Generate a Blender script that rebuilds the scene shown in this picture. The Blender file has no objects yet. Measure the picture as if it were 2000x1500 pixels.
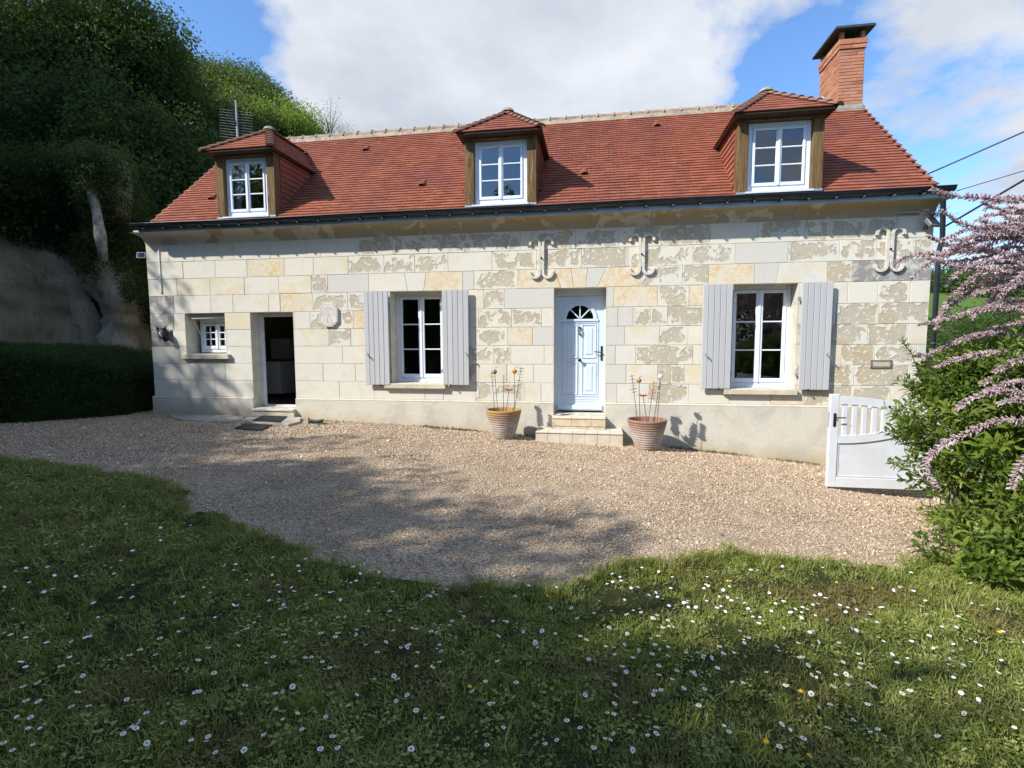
import bpy, bmesh, math, random
import numpy as np
from mathutils import Vector, Matrix, noise as mnoise
rnd = random.Random(7)
nrs = np.random.RandomState(11)
S = bpy.context.scene
C = S.collection
R = math.radians

# ------------------------------------------------------------------ camera, sky, sun, exposure
# world: x along the facade (right), y into the house, z up; z = 0 is the top of the plinth band
CAM = Vector((0.0, -8.97708, 1.06462))
YAW, PITCH, ROLL = -0.16052, -0.08326, -0.00452
_f = Vector((math.sin(YAW)*math.cos(PITCH), math.cos(YAW)*math.cos(PITCH), math.sin(PITCH)))
_r = Vector((math.cos(YAW), -math.sin(YAW), 0))
_u = _r.cross(_f)
_r2 = math.cos(ROLL)*_r + math.sin(ROLL)*_u
_u2 = -math.sin(ROLL)*_r + math.cos(ROLL)*_u
cam = bpy.data.objects.new('camera', bpy.data.cameras.new('camera'))
C.objects.link(cam)
cam.matrix_world = Matrix(((_r2.x, _u2.x, -_f.x, CAM.x), (_r2.y, _u2.y, -_f.y, CAM.y), (_r2.z, _u2.z, -_f.z, CAM.z), (0, 0, 0, 1)))
cam.data.lens = 18.0; cam.data.sensor_width = 36.0; cam.data.sensor_fit = 'HORIZONTAL'
cam.data.clip_start = 0.05; cam.data.clip_end = 2000
S.camera = cam

SUN = Vector((-1.3, -1.0, 1.33)).normalized()      # towards the sun
sun = bpy.data.objects.new('sun', bpy.data.lights.new('sun', 'SUN'))
C.objects.link(sun)
sun.data.energy = 4.2; sun.data.angle = R(0.8); sun.data.color = (1.0, 0.955, 0.88)
sun.rotation_euler = SUN.to_track_quat('Z', 'Y').to_euler()
EXPO = 0.68
S.view_settings.view_transform = 'Standard'; S.view_settings.look = 'None'
S.view_settings.exposure = EXPO; S.view_settings.gamma = 1.0; S.view_settings.use_curve_mapping = False
S.render.engine = 'CYCLES'

def ray(u, v):
    return (_r2*((u-1000)/1000) + _u2*(-(v-750)/1000) + _f)
def P(u, v, y):                                     # where the sight line through a photo point meets the plane y
    d = ray(u, v); t = (y-CAM.y)/d.y
    return CAM + d*t
def X(u, v, y=0.0): return P(u, v, y).x
def Z(u, v, y=0.0): return P(u, v, y).z

# ground height
GX = [-60, -8.7, -6.5, -5.0, -3.8, -2.0, -0.7, 0.5, 1.2, 2.5, 3.7, 5.2, 8, 14, 30, 60, 200]
GZ = [-0.20, -0.38, -0.385, -0.41, -0.45, -0.575, -0.66, -0.695, -0.76, -0.875, -0.98, -1.08, -1.35, -2.4, -6.5, -10.0, -12.0]
def zg(x, y):
    z = np.interp(x, GX, GZ)
    a = np.clip(-np.asarray(y, float), 0, 9)/9.0
    near = np.interp(x, [-60, -8, 0, 4, 8, 14, 30, 200], [-0.2, -0.33, -0.58, -0.72, -1.1, -2.2, -6.5, -12.0])
    lip = .045*np.clip(-np.asarray(y, float)/.5, 0, 1)*np.interp(x, [-4, -2.5, 2.5, 3.5], [0, 1, 1, 0])*np.interp(-np.asarray(y, float), [0, 2, 5], [1, 1, .3])
    return z*(1-a*0.8) + near*a*0.8 + lip
def G(u, v, off=0.0):                               # where a sight line meets the ground
    d = ray(u, v); t = 5.0
    for _ in range(60):
        p = CAM + d*t
        t = (float(zg(p.x, p.y))+off-CAM.z)/d.z*0.6 + t*0.4
    return CAM + d*t

# ------------------------------------------------------------------ node helpers
class NT:
    def __init__(s, mat):
        s.t = mat.node_tree; s.n = s.t.nodes; s.l = s.t.links
    def new(s, typ, ins=None, **kw):
        nd = s.n.new(typ)
        for k, v in kw.items(): setattr(nd, k, v)
        for k, v in (ins or {}).items():
            sk = nd.inputs[k]
            if isinstance(v, bpy.types.NodeSocket): s.l.new(v, sk)
            else: sk.default_value = v
        return nd
    def noise(s, vec, scale, detail=4, rough=.55, dist=0.0, out='Fac'):
        return s.new('ShaderNodeTexNoise', {'Vector': vec, 'Scale': scale, 'Detail': detail, 'Roughness': rough, 'Distortion': dist}).outputs[out]
    def ramp(s, fac, stops, interp='LINEAR'):
        nd = s.new('ShaderNodeValToRGB', {'Fac': fac}); cr = nd.color_ramp; cr.interpolation = interp
        while len(cr.elements) > 1: cr.elements.remove(cr.elements[-1])
        for i, (p, c) in enumerate(stops):
            e = cr.elements[0] if i == 0 else cr.elements.new(p)
            e.position = p
            if not isinstance(c, (tuple, list)): c = (c, c, c)
            e.color = (*c[:3], 1)
        return nd.outputs['Color']
    def mix(s, fac, a, b, blend='MIX'):
        nd = s.new('ShaderNodeMix', data_type='RGBA', blend_type=blend)
        for sk, v in ((nd.inputs[0], fac), (nd.inputs[6], a), (nd.inputs[7], b)):
            if isinstance(v, bpy.types.NodeSocket): s.l.new(v, sk)
            else: sk.default_value = (*v, 1) if isinstance(v, tuple) and len(v) == 3 else v
        return nd.outputs[2]
    def math(s, op, a, b=None, clamp=False):
        nd = s.new('ShaderNodeMath', operation=op); nd.use_clamp = clamp
        for i, v in enumerate((a, b)):
            if v is None: continue
            if isinstance(v, bpy.types.NodeSocket): s.l.new(v, nd.inputs[i])
            else: nd.inputs[i].default_value = v
        return nd.outputs[0]
    def vmath(s, op, a, b=None, out=0):
        nd = s.new('ShaderNodeVectorMath', operation=op)
        for i, v in enumerate((a, b)):
            if v is None: continue
            if isinstance(v, bpy.types.NodeSocket): s.l.new(v, nd.inputs[i])
            else: nd.inputs[i].default_value = v
        return nd.outputs[out]
    def bump(s, h, strength=.5, dist=.01):
        return s.new('ShaderNodeBump', {'Height': h, 'Strength': strength, 'Distance': dist}).outputs[0]

def mat(name):
    m = bpy.data.materials.new(name); m.use_nodes = True
    nt = NT(m); b = nt.n['Principled BSDF']
    return m, nt, b
def setb(nt, b, col=None, rough=None, normal=None, metal=None, spec=None):
    for k, v in (('Base Color', col), ('Roughness', rough), ('Normal', normal), ('Metallic', metal), ('Specular IOR Level', spec)):
        if v is None: continue
        if isinstance(v, bpy.types.NodeSocket): nt.l.new(v, b.inputs[k])
        else: b.inputs[k].default_value = (*v, 1) if isinstance(v, tuple) and len(v) == 3 else v
def pos(nt): return nt.new('ShaderNodeNewGeometry').outputs['Position']
def objrand(nt): return nt.new('ShaderNodeObjectInfo').outputs['Random']
def shifted(nt, amt=37.0):
    r = objrand(nt)
    sh = nt.vmath('SCALE', (1.0, .37, .71)); nt.l.new(nt.math('MULTIPLY', r, amt), sh.node.inputs['Scale'])
    return nt.vmath('ADD', pos(nt), sh), r

M = {}
def simple(name, col, rough=.5, var=.12, scale=8.0, bump=.15, metal=0.0, spec=.5, dist=.003):
    m, nt, b = mat(name)
    p = pos(nt)
    n = nt.noise(p, scale, 6, .6)
    c2 = tuple(max(0, c*(1-var*2)) for c in col); c1 = tuple(min(1, c*(1+var)) for c in col)
    setb(nt, b, nt.ramp(n, [(.3, c2), (.7, c1)]), rough, nt.bump(nt.noise(p, scale*9, 3), bump, dist), metal, spec)
    M[name] = m; return m

def stone_mat(name, kind):
    m, nt, b = mat(name); p, r = shifted(nt); wp0 = pos(nt)
    fine = nt.noise(p, 60, 5, .6); med = nt.noise(p, 7, 5, .6)
    white = nt.mix(r, (.69, .65, .545), (.65, .63, .56))
    white = nt.mix(nt.ramp(med, [(.45, 0.0), (.75, .45)]), white, (.60, .53, .39))
    h = nt.math('MULTIPLY', fine, .15)
    if kind in ('T', 'D'):
        th = .50 if kind == 'T' else .43
        mk = nt.noise(p, 4.3, 7, .62, .35)
        gsep = nt.new('ShaderNodeSeparateXYZ', {'Vector': nt.new('ShaderNodeTexCoord').outputs['Generated']})
        ex = nt.math('MULTIPLY', nt.math('MINIMUM', gsep.outputs['X'], nt.math('SUBTRACT', 1.0, gsep.outputs['X'])), 1.8)
        ez = nt.math('MINIMUM', gsep.outputs['Z'], nt.math('SUBTRACT', 1.0, gsep.outputs['Z']))
        rim = nt.new('ShaderNodeMapRange', {'Value': nt.math('MINIMUM', ex, ez), 'From Min': .02, 'From Max': .20, 'To Min': -.11, 'To Max': .03}).outputs[0]
        mk = nt.math('ADD', mk, rim)
        mask = nt.ramp(mk, [(th-.014, 0.0), (th+.006, .7), (th+.035, 1.0)])
        blot = nt.ramp(nt.noise(p, 17, 3, .5, .4), [(.60, 0.0), (.615, 1.0)])
        mask = nt.mix(blot, mask, (0, 0, 0))
        raw = nt.mix(nt.ramp(nt.noise(p, 6, 5, .65), [(.38, 0.0), (.62, 1.0)]), (.44, .41, .335), (.55, .475, .35))
        raw = nt.mix(nt.ramp(nt.noise(wp0, .8, 3), [(.5, 0.0), (.62, .55)]), raw, (.50, .37, .21))
        raw = nt.mix(nt.ramp(nt.noise(p, 26, 5, .65), [(.4, .0), (.75, .55)]), raw, (.37, .34, .27))
        edge = nt.ramp(mk, [(th-.01, 0.0), (th+.004, 1.0), (th+.03, 0.0)])  # painted shadow line where the raised render borders the bare patch
        col = nt.mix(mask, white, raw)
        col = nt.mix(nt.math('MULTIPLY', edge, .22), col, (.17, .145, .11))
        h = nt.math('ADD', nt.math('MULTIPLY', mask, -1.0), nt.math('MULTIPLY', fine, .35))
        nb = nt.bump(h, .55, .012)
    elif kind == 'Y':
        y = nt.noise(p, 9, 6, .7, .5)
        col = nt.mix(nt.ramp(y, [(.40, 0.0), (.53, .5), (.66, 1.0)]), (.66, .60, .46), (.65, .43, .17))
        col = nt.mix(nt.ramp(nt.noise(p, 22, 4, .7), [(.52, 0.0), (.58, .7)]), col, (.655, .63, .56))
        col = nt.mix(nt.ramp(nt.noise(p, 2.6, 3), [(.38, .5), (.55, .0)]), col, (.65, .62, .53))
        nb = nt.bump(nt.math('ADD', nt.math('MULTIPLY', y, .8), nt.math('MULTIPLY', fine, .4)), .5, .008)
    elif kind == 'C':
        y = nt.noise(p, 3.1, 4, .6, .3)
        col = nt.mix(nt.ramp(y, [(.44, 0.0), (.60, .75)]), white, (.645, .56, .385))
        nb = nt.bump(fine, .25, .004)
    elif kind == 'G':
        col = nt.mix(med, (.56, .545, .49), (.61, .59, .53)); nb = nt.bump(fine, .2, .003)
    elif kind == 'W':
        y = nt.ramp(nt.noise(p, 6, 6, .7, .4), [(.40, 0.0), (.52, 1.0)])
        col = nt.mix(y, (.53, .52, .47), (.27, .26, .245)); nb = nt.bump(fine, .4, .006)
    else:
        col = white; nb = nt.bump(fine, .25, .004)
    # grey rain streaks and dirt, same on every stone
    wp = pos(nt)
    dirt = nt.ramp(nt.noise(wp, 1.7, 6, .68), [(.55, 0.0), (.78, .30)])
    col = nt.mix(dirt, col, (.36, .34, .30))
    setb(nt, b, col, .9, nb, None, .2)
    M[name] = m
for nm, k in (('stone_plain', 'P'), ('stone_patch', 'T'), ('stone_bare', 'D'), ('stone_yellow', 'Y'), ('stone_cream', 'C'), ('stone_grey', 'G'), ('stone_weathered', 'W')): stone_mat(nm, k)
simple('mortar', (.58, .545, .46), .95, .2, 12, .4)
simple('reveal_stone', (.60, .56, .46), .9, .1, 5, .3)

def plinth_mat():
    m, nt, b = mat('plinth_render'); p = pos(nt)
    sep = nt.new('ShaderNodeSeparateXYZ', {'Vector': p})
    gz = nt.math('ADD', nt.math('MULTIPLY', sep.outputs['X'], -.052), -.69)
    h = nt.math('SUBTRACT', sep.outputs['Z'], gz)          # height over the soil
    wob = nt.math('ADD', h, nt.math('MULTIPLY', nt.noise(p, 1.6, 5, .6), .55))
    col = nt.mix(nt.ramp(wob, [(.20, .9), (.48, 0.0)]), (.60, .56, .47), (.48, .39, .24))
    grey = nt.ramp(nt.noise(p, 1.3, 7, .72, .3), [(.47, 0.0), (.66, .7)])
    col = nt.mix(grey, col, (.40, .375, .33))
    f = nt.noise(p, 38, 6, .7)
    setb(nt, b, col, .95, nt.bump(nt.math('ADD', f, nt.math('MULTIPLY', nt.noise(p, 9, 3, .5, 1.5), .8)), .55, .009), None, .15)
    M['plinth_render'] = m
plinth_mat()
def cornice_mat():
    m, nt, b = mat('cornice_stone'); p = pos(nt)
    sep = nt.new('ShaderNodeSeparateXYZ', {'Vector': p})
    mk = nt.noise(p, 2.4, 6, .62, .5)
    right = nt.new('ShaderNodeMapRange', {'Value': sep.outputs['X'], 'From Min': -8.5, 'From Max': -4.0, 'To Min': -.12, 'To Max': .03}).outputs[0]
    mk2 = nt.math('ADD', mk, right)
    mask = nt.ramp(mk2, [(.47, 0.0), (.485, 1.0)])
    raw = nt.mix(nt.ramp(nt.noise(p, 1.1, 3), [(.5, 0.0), (.62, 1.0)]), (.43, .38, .28), (.47, .35, .20))
    col = nt.mix(mask, (.60, .57, .49), raw)
    setb(nt, b, col, .9, nt.bump(nt.math('ADD', nt.math('MULTIPLY', mask, -.6), nt.math('MULTIPLY', nt.noise(p, 40, 4), .3)), .5, .01), None, .15)
    M['cornice_stone'] = m
cornice_mat()

def tile_mat(name, c0, c1, c2):
    m, nt, b = mat(name); p = pos(nt)
    t = nt.new('ShaderNodeAttribute', attribute_name='tint').outputs['Fac']
    col = nt.ramp(t, [(0.0, c0), (.5, c1), (1.0, c2)])
    blot = nt.ramp(nt.noise(p, .9, 4, .6), [(.42, 0.0), (.66, .5)])
    col = nt.mix(blot, col, (.175, .058, .052))
    col = nt.mix(nt.ramp(nt.noise(p, 14, 6, .7), [(.56, 0.0), (.72, .35)]), col, (.20, .11, .075))
    col = nt.mix(nt.ramp(nt.noise(p, 4.5, 8, .75), [(.60, 0.0), (.70, .45)]), col, (.27, .22, .16))
    col = nt.mix(nt.ramp(nt.noise(nt.new('ShaderNodeMapping', {'Vector': p, 'Scale': (1, .22, .22)}).outputs[0], 3.2, 5, .65), [(.52, 0.0), (.7, .4)]), col, (.13, .055, .04))
    setb(nt, b, col, .78, nt.bump(nt.noise(p, 55, 4), .3, .004), None, .3)
    M[name] = m
tile_mat('clay_tile', (.22, .066, .036), (.285, .089, .047), (.335, .118, .068))
tile_mat('hip_tile', (.22, .12, .085), (.28, .145, .10), (.33, .18, .13))
simple('ridge_tile', (.31, .215, .145), .9, .25, 6, .4)
simple('lime_mortar', (.35, .295, .22), .95, .2, 10, .5)
def brick_mat():
    m, nt, b = mat('brick'); p, r = shifted(nt)
    col = nt.ramp(r, [(0, (.32, .12, .075)), (.4, (.44, .19, .11)), (.75, (.48, .235, .14)), (1, (.36, .16, .115))])
    col = nt.mix(nt.ramp(nt.noise(p, 18, 5), [(.45, 0.0), (.8, .5)]), col, (.52, .30, .19))
    setb(nt, b, col, .9, nt.bump(nt.noise(p, 60, 4), .4, .004), None, .2)
    M['brick'] = m
brick_mat()
simple('brick_mortar', (.56, .40, .27), .95, .12, 20, .4)
simple('cement', (.33, .32, .27), .95, .2, 7, .5)
simple('slate', (.035, .04, .045), .6, .2, 9, .2)
def wood_mat():
    m, nt, b = mat('oak_beam'); p, r = shifted(nt)
    mp = nt.new('ShaderNodeMapping', {'Vector': p, 'Scale': (18, 18, 1.3)}).outputs[0]
    g = nt.noise(mp, 1.6, 7, .7, .8)
    col = nt.ramp(g, [(.28, (.045, .027, .012)), (.42, (.135, .078, .030)), (.56, (.18, .108, .042)), (.70, (.30, .225, .14))])
    crack = nt.ramp(nt.noise(nt.new('ShaderNodeMapping', {'Vector': p, 'Scale': (9, 9, .7)}).outputs[0], 1.3, 3, .5, .6), [(.485, 0.0), (.5, 1.0), (.515, 0.0)])
    col = nt.mix(nt.math('MULTIPLY', crack, .75), col, (.03, .018, .008))
    setb(nt, b, col, .75, nt.bump(nt.math('SUBTRACT', g, crack), .6, .012), None, .3)
    M['oak_beam'] = m
wood_mat()
simple('dark_wood', (.055, .030, .016), .8, .2, 8, .4)
simple('white_paint', (.68, .71, .75), .45, .05, 5, .05)
simple('window_white', (.74, .79, .86), .35, .03, 3, .05)
simple('door_paint', (.60, .71, .82), .4, .03, 2.5, .05)
def shutter_mat():
    m, nt, b = mat('shutter_paint'); p, r = shifted(nt)
    mp = nt.new('ShaderNodeMapping', {'Vector': p, 'Scale': (14, 14, 1.2)}).outputs[0]
    g = nt.noise(mp, 2, 5, .6)
    col = nt.mix(r, (.44, .445, .45), (.485, .49, .495))
    col = nt.mix(nt.ramp(nt.noise(p, 2.2, 4), [(.5, 0.0), (.8, .35)]), col, (.40, .43, .47))
    setb(nt, b, col, .6, nt.bump(g, .25, .004), None, .3)
    M['shutter_paint'] = m
shutter_mat()
simple('zinc_dark', (.032, .042, .052), .38, .15, 4, .08, .35)
simple('zinc_light', (.40, .44, .49), .5, .1, 4, .08, .5)
simple('steel', (.5, .5, .5), .35, .1, 5, .05, .8)
simple('black_iron', (.012, .012, .013), .5, .2, 20, .3, .3)
simple('anchor_paint', (.64, .60, .51), .8, .12, 12, .4)
simple('limestone', (.60, .54, .42), .9, .12, 6, .4)
simple('step_tile', (.62, .55, .43), .75, .1, 5, .2)
simple('step_tile_warm', (.58, .47, .32), .75, .15, 5, .2)
simple('concrete', (.40, .375, .32), .95, .25, 5, .7, dist=.01)
simple('rubber', (.012, .013, .015), .85, .2, 30, .6)
simple('mat_brown', (.10, .035, .03), .95, .4, 40, 1.0)
simple('plastic_white', (.72, .71, .66), .5, .05, 4, .1)
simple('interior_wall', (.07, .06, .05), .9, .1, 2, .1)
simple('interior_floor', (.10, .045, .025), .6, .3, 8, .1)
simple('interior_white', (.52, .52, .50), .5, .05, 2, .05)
simple('cable_black', (.012, .02, .035), .5, .1, 2, .0)
simple('antenna_metal', (.45, .47, .45), .5, .15, 4, .05, .4)
simple('curtain', (.70, .73, .78), .95, .1, 5, .1)
simple('green_iron', (.03, .055, .04), .6, .3, 15, .4)
simple('marble_dial', (.64, .61, .55), .7, .06, 8, .1)
simple('engraving', (.33, .22, .20), .9, .1, 8, .1)
for nm, c in (('glass_red', (.50, .03, .03)), ('glass_orange', (.72, .22, .02)), ('glass_yellow', (.70, .52, .03)), ('glass_green', (.20, .42, .08)), ('glass_grey', (.14, .17, .15)), ('glass_white', (.70, .72, .66)), ('glass_ochre', (.40, .22, .03)), ('glass_pink', (.62, .26, .2))):
    simple(nm, c, .15, .15, 30, .05)

def glass_mat():
    m = bpy.data.materials.new('window_glass'); m.use_nodes = True; nt = NT(m)
    nt.n.remove(nt.n['Principled BSDF'])
    p = pos(nt)
    nb = nt.bump(nt.noise(p, 1.3, 2), .06, .05)
    tr = nt.new('ShaderNodeBsdfTransparent', {'Color': (.80, .86, .84, 1)})
    gl = nt.new('ShaderNodeBsdfGlossy', {'Color': (.9, .95, 1, 1), 'Roughness': .01, 'Normal': nb})
    fr = nt.new('ShaderNodeFresnel', {'IOR': 1.5}).outputs[0]
    fac = nt.math('MULTIPLY_ADD', fr, 2.4); fac.node.inputs[2].default_value = .05; fac.node.use_clamp = True
    mx = nt.new('ShaderNodeMixShader', {0: fac, 1: tr.outputs[0], 2: gl.outputs[0]})
    nt.l.new(mx.outputs[0], nt.n['Material Output'].inputs[0]); M['window_glass'] = m
glass_mat()

def pot_mat(name, top):
    m, nt, b = mat(name); tc = nt.new('ShaderNodeTexCoord').outputs['Object']
    z = nt.new('ShaderNodeSeparateXYZ', {'Vector': tc}).outputs['Z']
    wz = nt.math('ADD', z, nt.math('MULTIPLY', nt.noise(tc, 5, 5, .6), .22))
    clay = nt.mix(nt.noise(tc, 8, 5), (.22, .115, .08), (.31, .18, .12))
    if top: clay = nt.mix(nt.ramp(z, [(.38, 0.0), (.44, .75), (.50, .75), (.55, 0)]), clay, (.45, .27, .07))
    col = nt.mix(nt.ramp(wz, [(.05, .25), (.16, .8), (.36, .75), (.56, 0.0)]), clay, (.47, .43, .39))
    col = nt.mix(nt.ramp(nt.noise(tc, 11, 6, .7), [(.45, .0), (.6, .6)]), col, (.33, .22, .16))
    low = nt.ramp(wz, [(.10, .6), (.24, 0.0)])
    col = nt.mix(low, col, (.34, .31, .17))
    setb(nt, b, col, .85, nt.bump(nt.noise(tc, 60, 4), .35, .004), None, .25); M[name] = m
pot_mat('terracotta_ochre', True); pot_mat('terracotta', False)

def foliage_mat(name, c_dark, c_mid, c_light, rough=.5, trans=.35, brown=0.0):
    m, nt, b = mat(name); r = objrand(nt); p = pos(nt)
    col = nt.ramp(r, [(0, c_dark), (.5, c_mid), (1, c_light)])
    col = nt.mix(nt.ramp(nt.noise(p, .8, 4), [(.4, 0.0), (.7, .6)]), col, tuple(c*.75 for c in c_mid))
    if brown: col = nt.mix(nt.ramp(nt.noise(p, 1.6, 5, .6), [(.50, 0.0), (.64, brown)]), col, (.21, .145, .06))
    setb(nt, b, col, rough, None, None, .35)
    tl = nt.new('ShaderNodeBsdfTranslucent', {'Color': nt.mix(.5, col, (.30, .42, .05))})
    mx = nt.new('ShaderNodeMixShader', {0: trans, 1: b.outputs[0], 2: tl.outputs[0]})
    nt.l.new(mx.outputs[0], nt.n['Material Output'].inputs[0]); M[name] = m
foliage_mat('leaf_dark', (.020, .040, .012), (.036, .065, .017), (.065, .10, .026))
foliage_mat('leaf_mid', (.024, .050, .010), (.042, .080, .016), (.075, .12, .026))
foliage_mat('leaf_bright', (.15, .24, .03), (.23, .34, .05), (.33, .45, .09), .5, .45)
foliage_mat('leaf_hedge', (.018, .042, .011), (.030, .062, .015), (.05, .092, .022), .45, .2)
foliage_mat('leaf_shrub', (.045, .085, .012), (.11, .175, .022), (.25, .315, .05), .4, .38, .25)
foliage_mat('leaf_grass', (.11, .145, .025), (.26, .30, .05), (.50, .50, .18), .5, .32, .8)
foliage_mat('leaf_dry', (.16, .12, .05), (.22, .17, .08), (.10, .12, .03), .7, .2)
foliage_mat('leaf_young', (.14, .19, .08), (.19, .24, .11), (.25, .29, .14))
foliage_mat('leaf_far', (.03, .062, .014), (.05, .095, .02), (.085, .14, .032))
simple('bark', (.13, .105, .075), .95, .35, 9, .9, dist=.02)
simple('bark_pale', (.33, .31, .26), .95, .35, 9, .9, dist=.02)
simple('twig', (.10, .055, .04), .9, .3, 12, .4)
def pink_mat():
    m, nt, b = mat('tamarisk_bloom'); p = pos(nt)
    col = nt.ramp(nt.noise(p, 16, 4, .6), [(.3, (.38, .25, .27)), (.5, (.58, .45, .47)), (.7, (.74, .65, .64))])
    setb(nt, b, col, .9, nt.bump(nt.noise(p, 260, 2), .8, .003), None, .1)
    tl = nt.new('ShaderNodeBsdfTranslucent', {'Color': (.65, .45, .48, 1)})
    mx = nt.new('ShaderNodeMixShader', {0: .25, 1: b.outputs[0], 2: tl.outputs[0]})
    nt.l.new(mx.outputs[0], nt.n['Material Output'].inputs[0]); M['tamarisk_bloom'] = m
pink_mat()
def rock_mat():
    m, nt, b = mat('cliff_rock'); p = pos(nt)
    mp = nt.new('ShaderNodeMapping', {'Vector': p, 'Scale': (1, 1, .5)}).outputs[0]
    n1 = nt.noise(mp, .55, 8, .68, .4); n2 = nt.noise(mp, 2.2, 9, .75, .5)
    col = nt.ramp(n1, [(.3, (.38, .29, .18)), (.45, (.54, .44, .30)), (.58, (.64, .56, .43)), (.7, (.72, .67, .57))])
    col = nt.mix(nt.ramp(n2, [(.55, 0.0), (.68, .7)]), col, (.16, .14, .10))
    col = nt.mix(nt.ramp(nt.noise(p, 1.2, 5), [(.56, 0.0), (.7, .5)]), col, (.10, .12, .055))
    setb(nt, b, col, .95, nt.bump(nt.math('ADD', n2, nt.math('MULTIPLY', nt.noise(p, 11, 8, .75), .7)), 1.0, .14), None, .1)
    M['cliff_rock'] = m
rock_mat()
def soil_mat(name, cols, sc):
    m, nt, b = mat(name); p = pos(nt)
    col = nt.ramp(nt.noise(p, sc, 8, .7), [(.32, cols[0]), (.5, cols[1]), (.68, cols[2])])
    col = nt.mix(nt.ramp(nt.noise(p, .5, 4), [(.45, 0.0), (.65, .5)]), col, cols[1])
    setb(nt, b, col, .95, nt.bump(nt.noise(p, sc*2, 5, .7), .8, .02), None, .1); M[name] = m
soil_mat('lawn_soil', ((.018, .022, .008), (.035, .045, .014), (.06, .055, .022)), 22)
soil_mat('meadow', ((.05, .09, .02), (.085, .14, .03), (.12, .16, .045)), 3)
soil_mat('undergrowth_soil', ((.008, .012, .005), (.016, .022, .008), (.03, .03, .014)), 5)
def gravel_mat():
    m, nt, b = mat('gravel_bed'); p = pos(nt)
    vo = nt.new('ShaderNodeTexVoronoi', {'Vector': p, 'Scale': 75.0}); c = nt.new('ShaderNodeSeparateColor', {'Color': vo.outputs['Color']}).outputs[0]
    col = nt.ramp(c, [(0, (.17, .12, .08)), (.35, (.28, .21, .14)), (.7, (.42, .32, .22)), (1, (.54, .45, .34))])
    big = nt.ramp(nt.noise(p, .9, 5, .6), [(.4, 0.0), (.65, .4)])
    col = nt.mix(big, col, (.20, .165, .11))
    setb(nt, b, col, .95, nt.bump(vo.outputs['Distance'], -.8, .012), None, .15); M['gravel_bed'] = m
    m, nt, b = mat('pebble'); r = objrand(nt); p = pos(nt)
    col = nt.ramp(r, [(0, (.26, .175, .11)), (.25, (.42, .31, .20)), (.5, (.58, .44, .30)), (.68, (.50, .375, .28)), (.8, (.70, .57, .42)), (.9, (.33, .28, .23)), (1, (.82, .73, .60))])
    big = nt.ramp(nt.noise(p, .9, 5, .6), [(.4, 0.0), (.65, .3)])
    col = nt.mix(big, col, (.42, .32, .21))
    setb(nt, b, col, .85, None, None, .2); M['pebble'] = m
gravel_mat()
simple('petal', (.82, .82, .80), .6, .02, 5, .0)
simple('daisy_eye', (.62, .42, .02), .7, .1, 50, .0)
simple('buttercup', (.78, .50, .01), .4, .05, 30, .0)
simple('stem_green', (.07, .13, .02), .6, .1, 20, .0)

# ------------------------------------------------------------------ world
def world():
    w = bpy.data.worlds.new('World'); S.world = w; w.use_nodes = True; nt = NT(w)
    for n in list(nt.n):
        if n.type != 'OUTPUT_WORLD': nt.n.remove(n)
    out = [n for n in nt.n if n.type == 'OUTPUT_WORLD'][0]
    sky = nt.new('ShaderNodeTexSky', sky_type='NISHITA'); sky.sun_disc = False
    sky.sun_elevation = math.asin(SUN.z); sky.sun_rotation = math.atan2(SUN.x, SUN.y)
    sky.altitude = 100; sky.air_density = 1.0; sky.dust_density = .6; sky.ozone_density = 2.0
    d = nt.new('ShaderNodeTexCoord').outputs['Generated']
    sep = nt.new('ShaderNodeSeparateXYZ', {'Vector': d})
    zz = nt.math('ADD', nt.math('MAXIMUM', sep.outputs['Z'], 0.0), .22)
    cp = nt.new('ShaderNodeCombineXYZ', {'X': nt.math('DIVIDE', sep.outputs['X'], zz), 'Y': nt.math('DIVIDE', sep.outputs['Y'], zz), 'Z': .3}).outputs[0]
    n1 = nt.noise(cp, 1.9, 9, .62, .25)
    cov = nt.math('ADD', nt.math('MULTIPLY', nt.math('SUBTRACT', n1, .5), 1.55), .5)
    blobs = [(620, 60, .22, .22), (800, 90, .30, .22), (1000, 120, .28, .2), (880, 190, .22, .16), (1200, 40, .22, .18), (1380, 70, .2, .14), (1310, 190, .12, .12), (1900, 60, .25, .16), (2000, 180, .2, .14), (1960, 470, .13, .16), (1480, 10, .15, .08),
             (1500, 130, .07, -.2), (700, 20, .05, -.10), (1120, 150, .05, -.10), (1380, 20, .05, -.10), (1630, 70, .06, -.14), (1850, 150, .05, -.12), (1650, 230, .05, -.12), (420, 60, .16, -.22), (480, 170, .10, -.2), (1570, 130, .12, -.24), (1450, 200, .08, -.14), (1700, 10, .09, -.06), (1780, 260, .13, -.2), (1930, 300, .14, -.12), (330, 20, .14, -.15)]
    for u, v, sg, a in blobs:
        c = ray(u, v).normalized()
        dot = nt.vmath('DOT_PRODUCT', d, tuple(c), out='Value')
        e = nt.math('EXPONENT', nt.math('DIVIDE', nt.math('SUBTRACT', dot, 1.0), sg*sg/2))
        cov = nt.math('ADD', cov, nt.math('MULTIPLY', e, a))
    mask = nt.ramp(cov, [(.50, 0.0), (.58, .45), (.72, 1.0)])
    # cloud shading: thicker parts greyer
    thick = nt.ramp(nt.noise(cp, 1.6, 7, .6, .15), [(.36, 0.0), (.62, 1.0)])
    cc = nt.mix(thick, (.86, .90, .98), (.60, .66, .75))
    a = nt.new('ShaderNodeBackground', {'Color': nt.mix(1.0, sky.outputs[0], (.72, .92, 1.13), 'MULTIPLY'), 'Strength': .145})
    b = nt.new('ShaderNodeBackground', {'Color': cc, 'Strength': .63})
    mx = nt.new('ShaderNodeMixShader', {0: mask, 1: a.outputs[0], 2: b.outputs[0]})
    nt.l.new(mx.outputs[0], out.inputs[0])
world()

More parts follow.
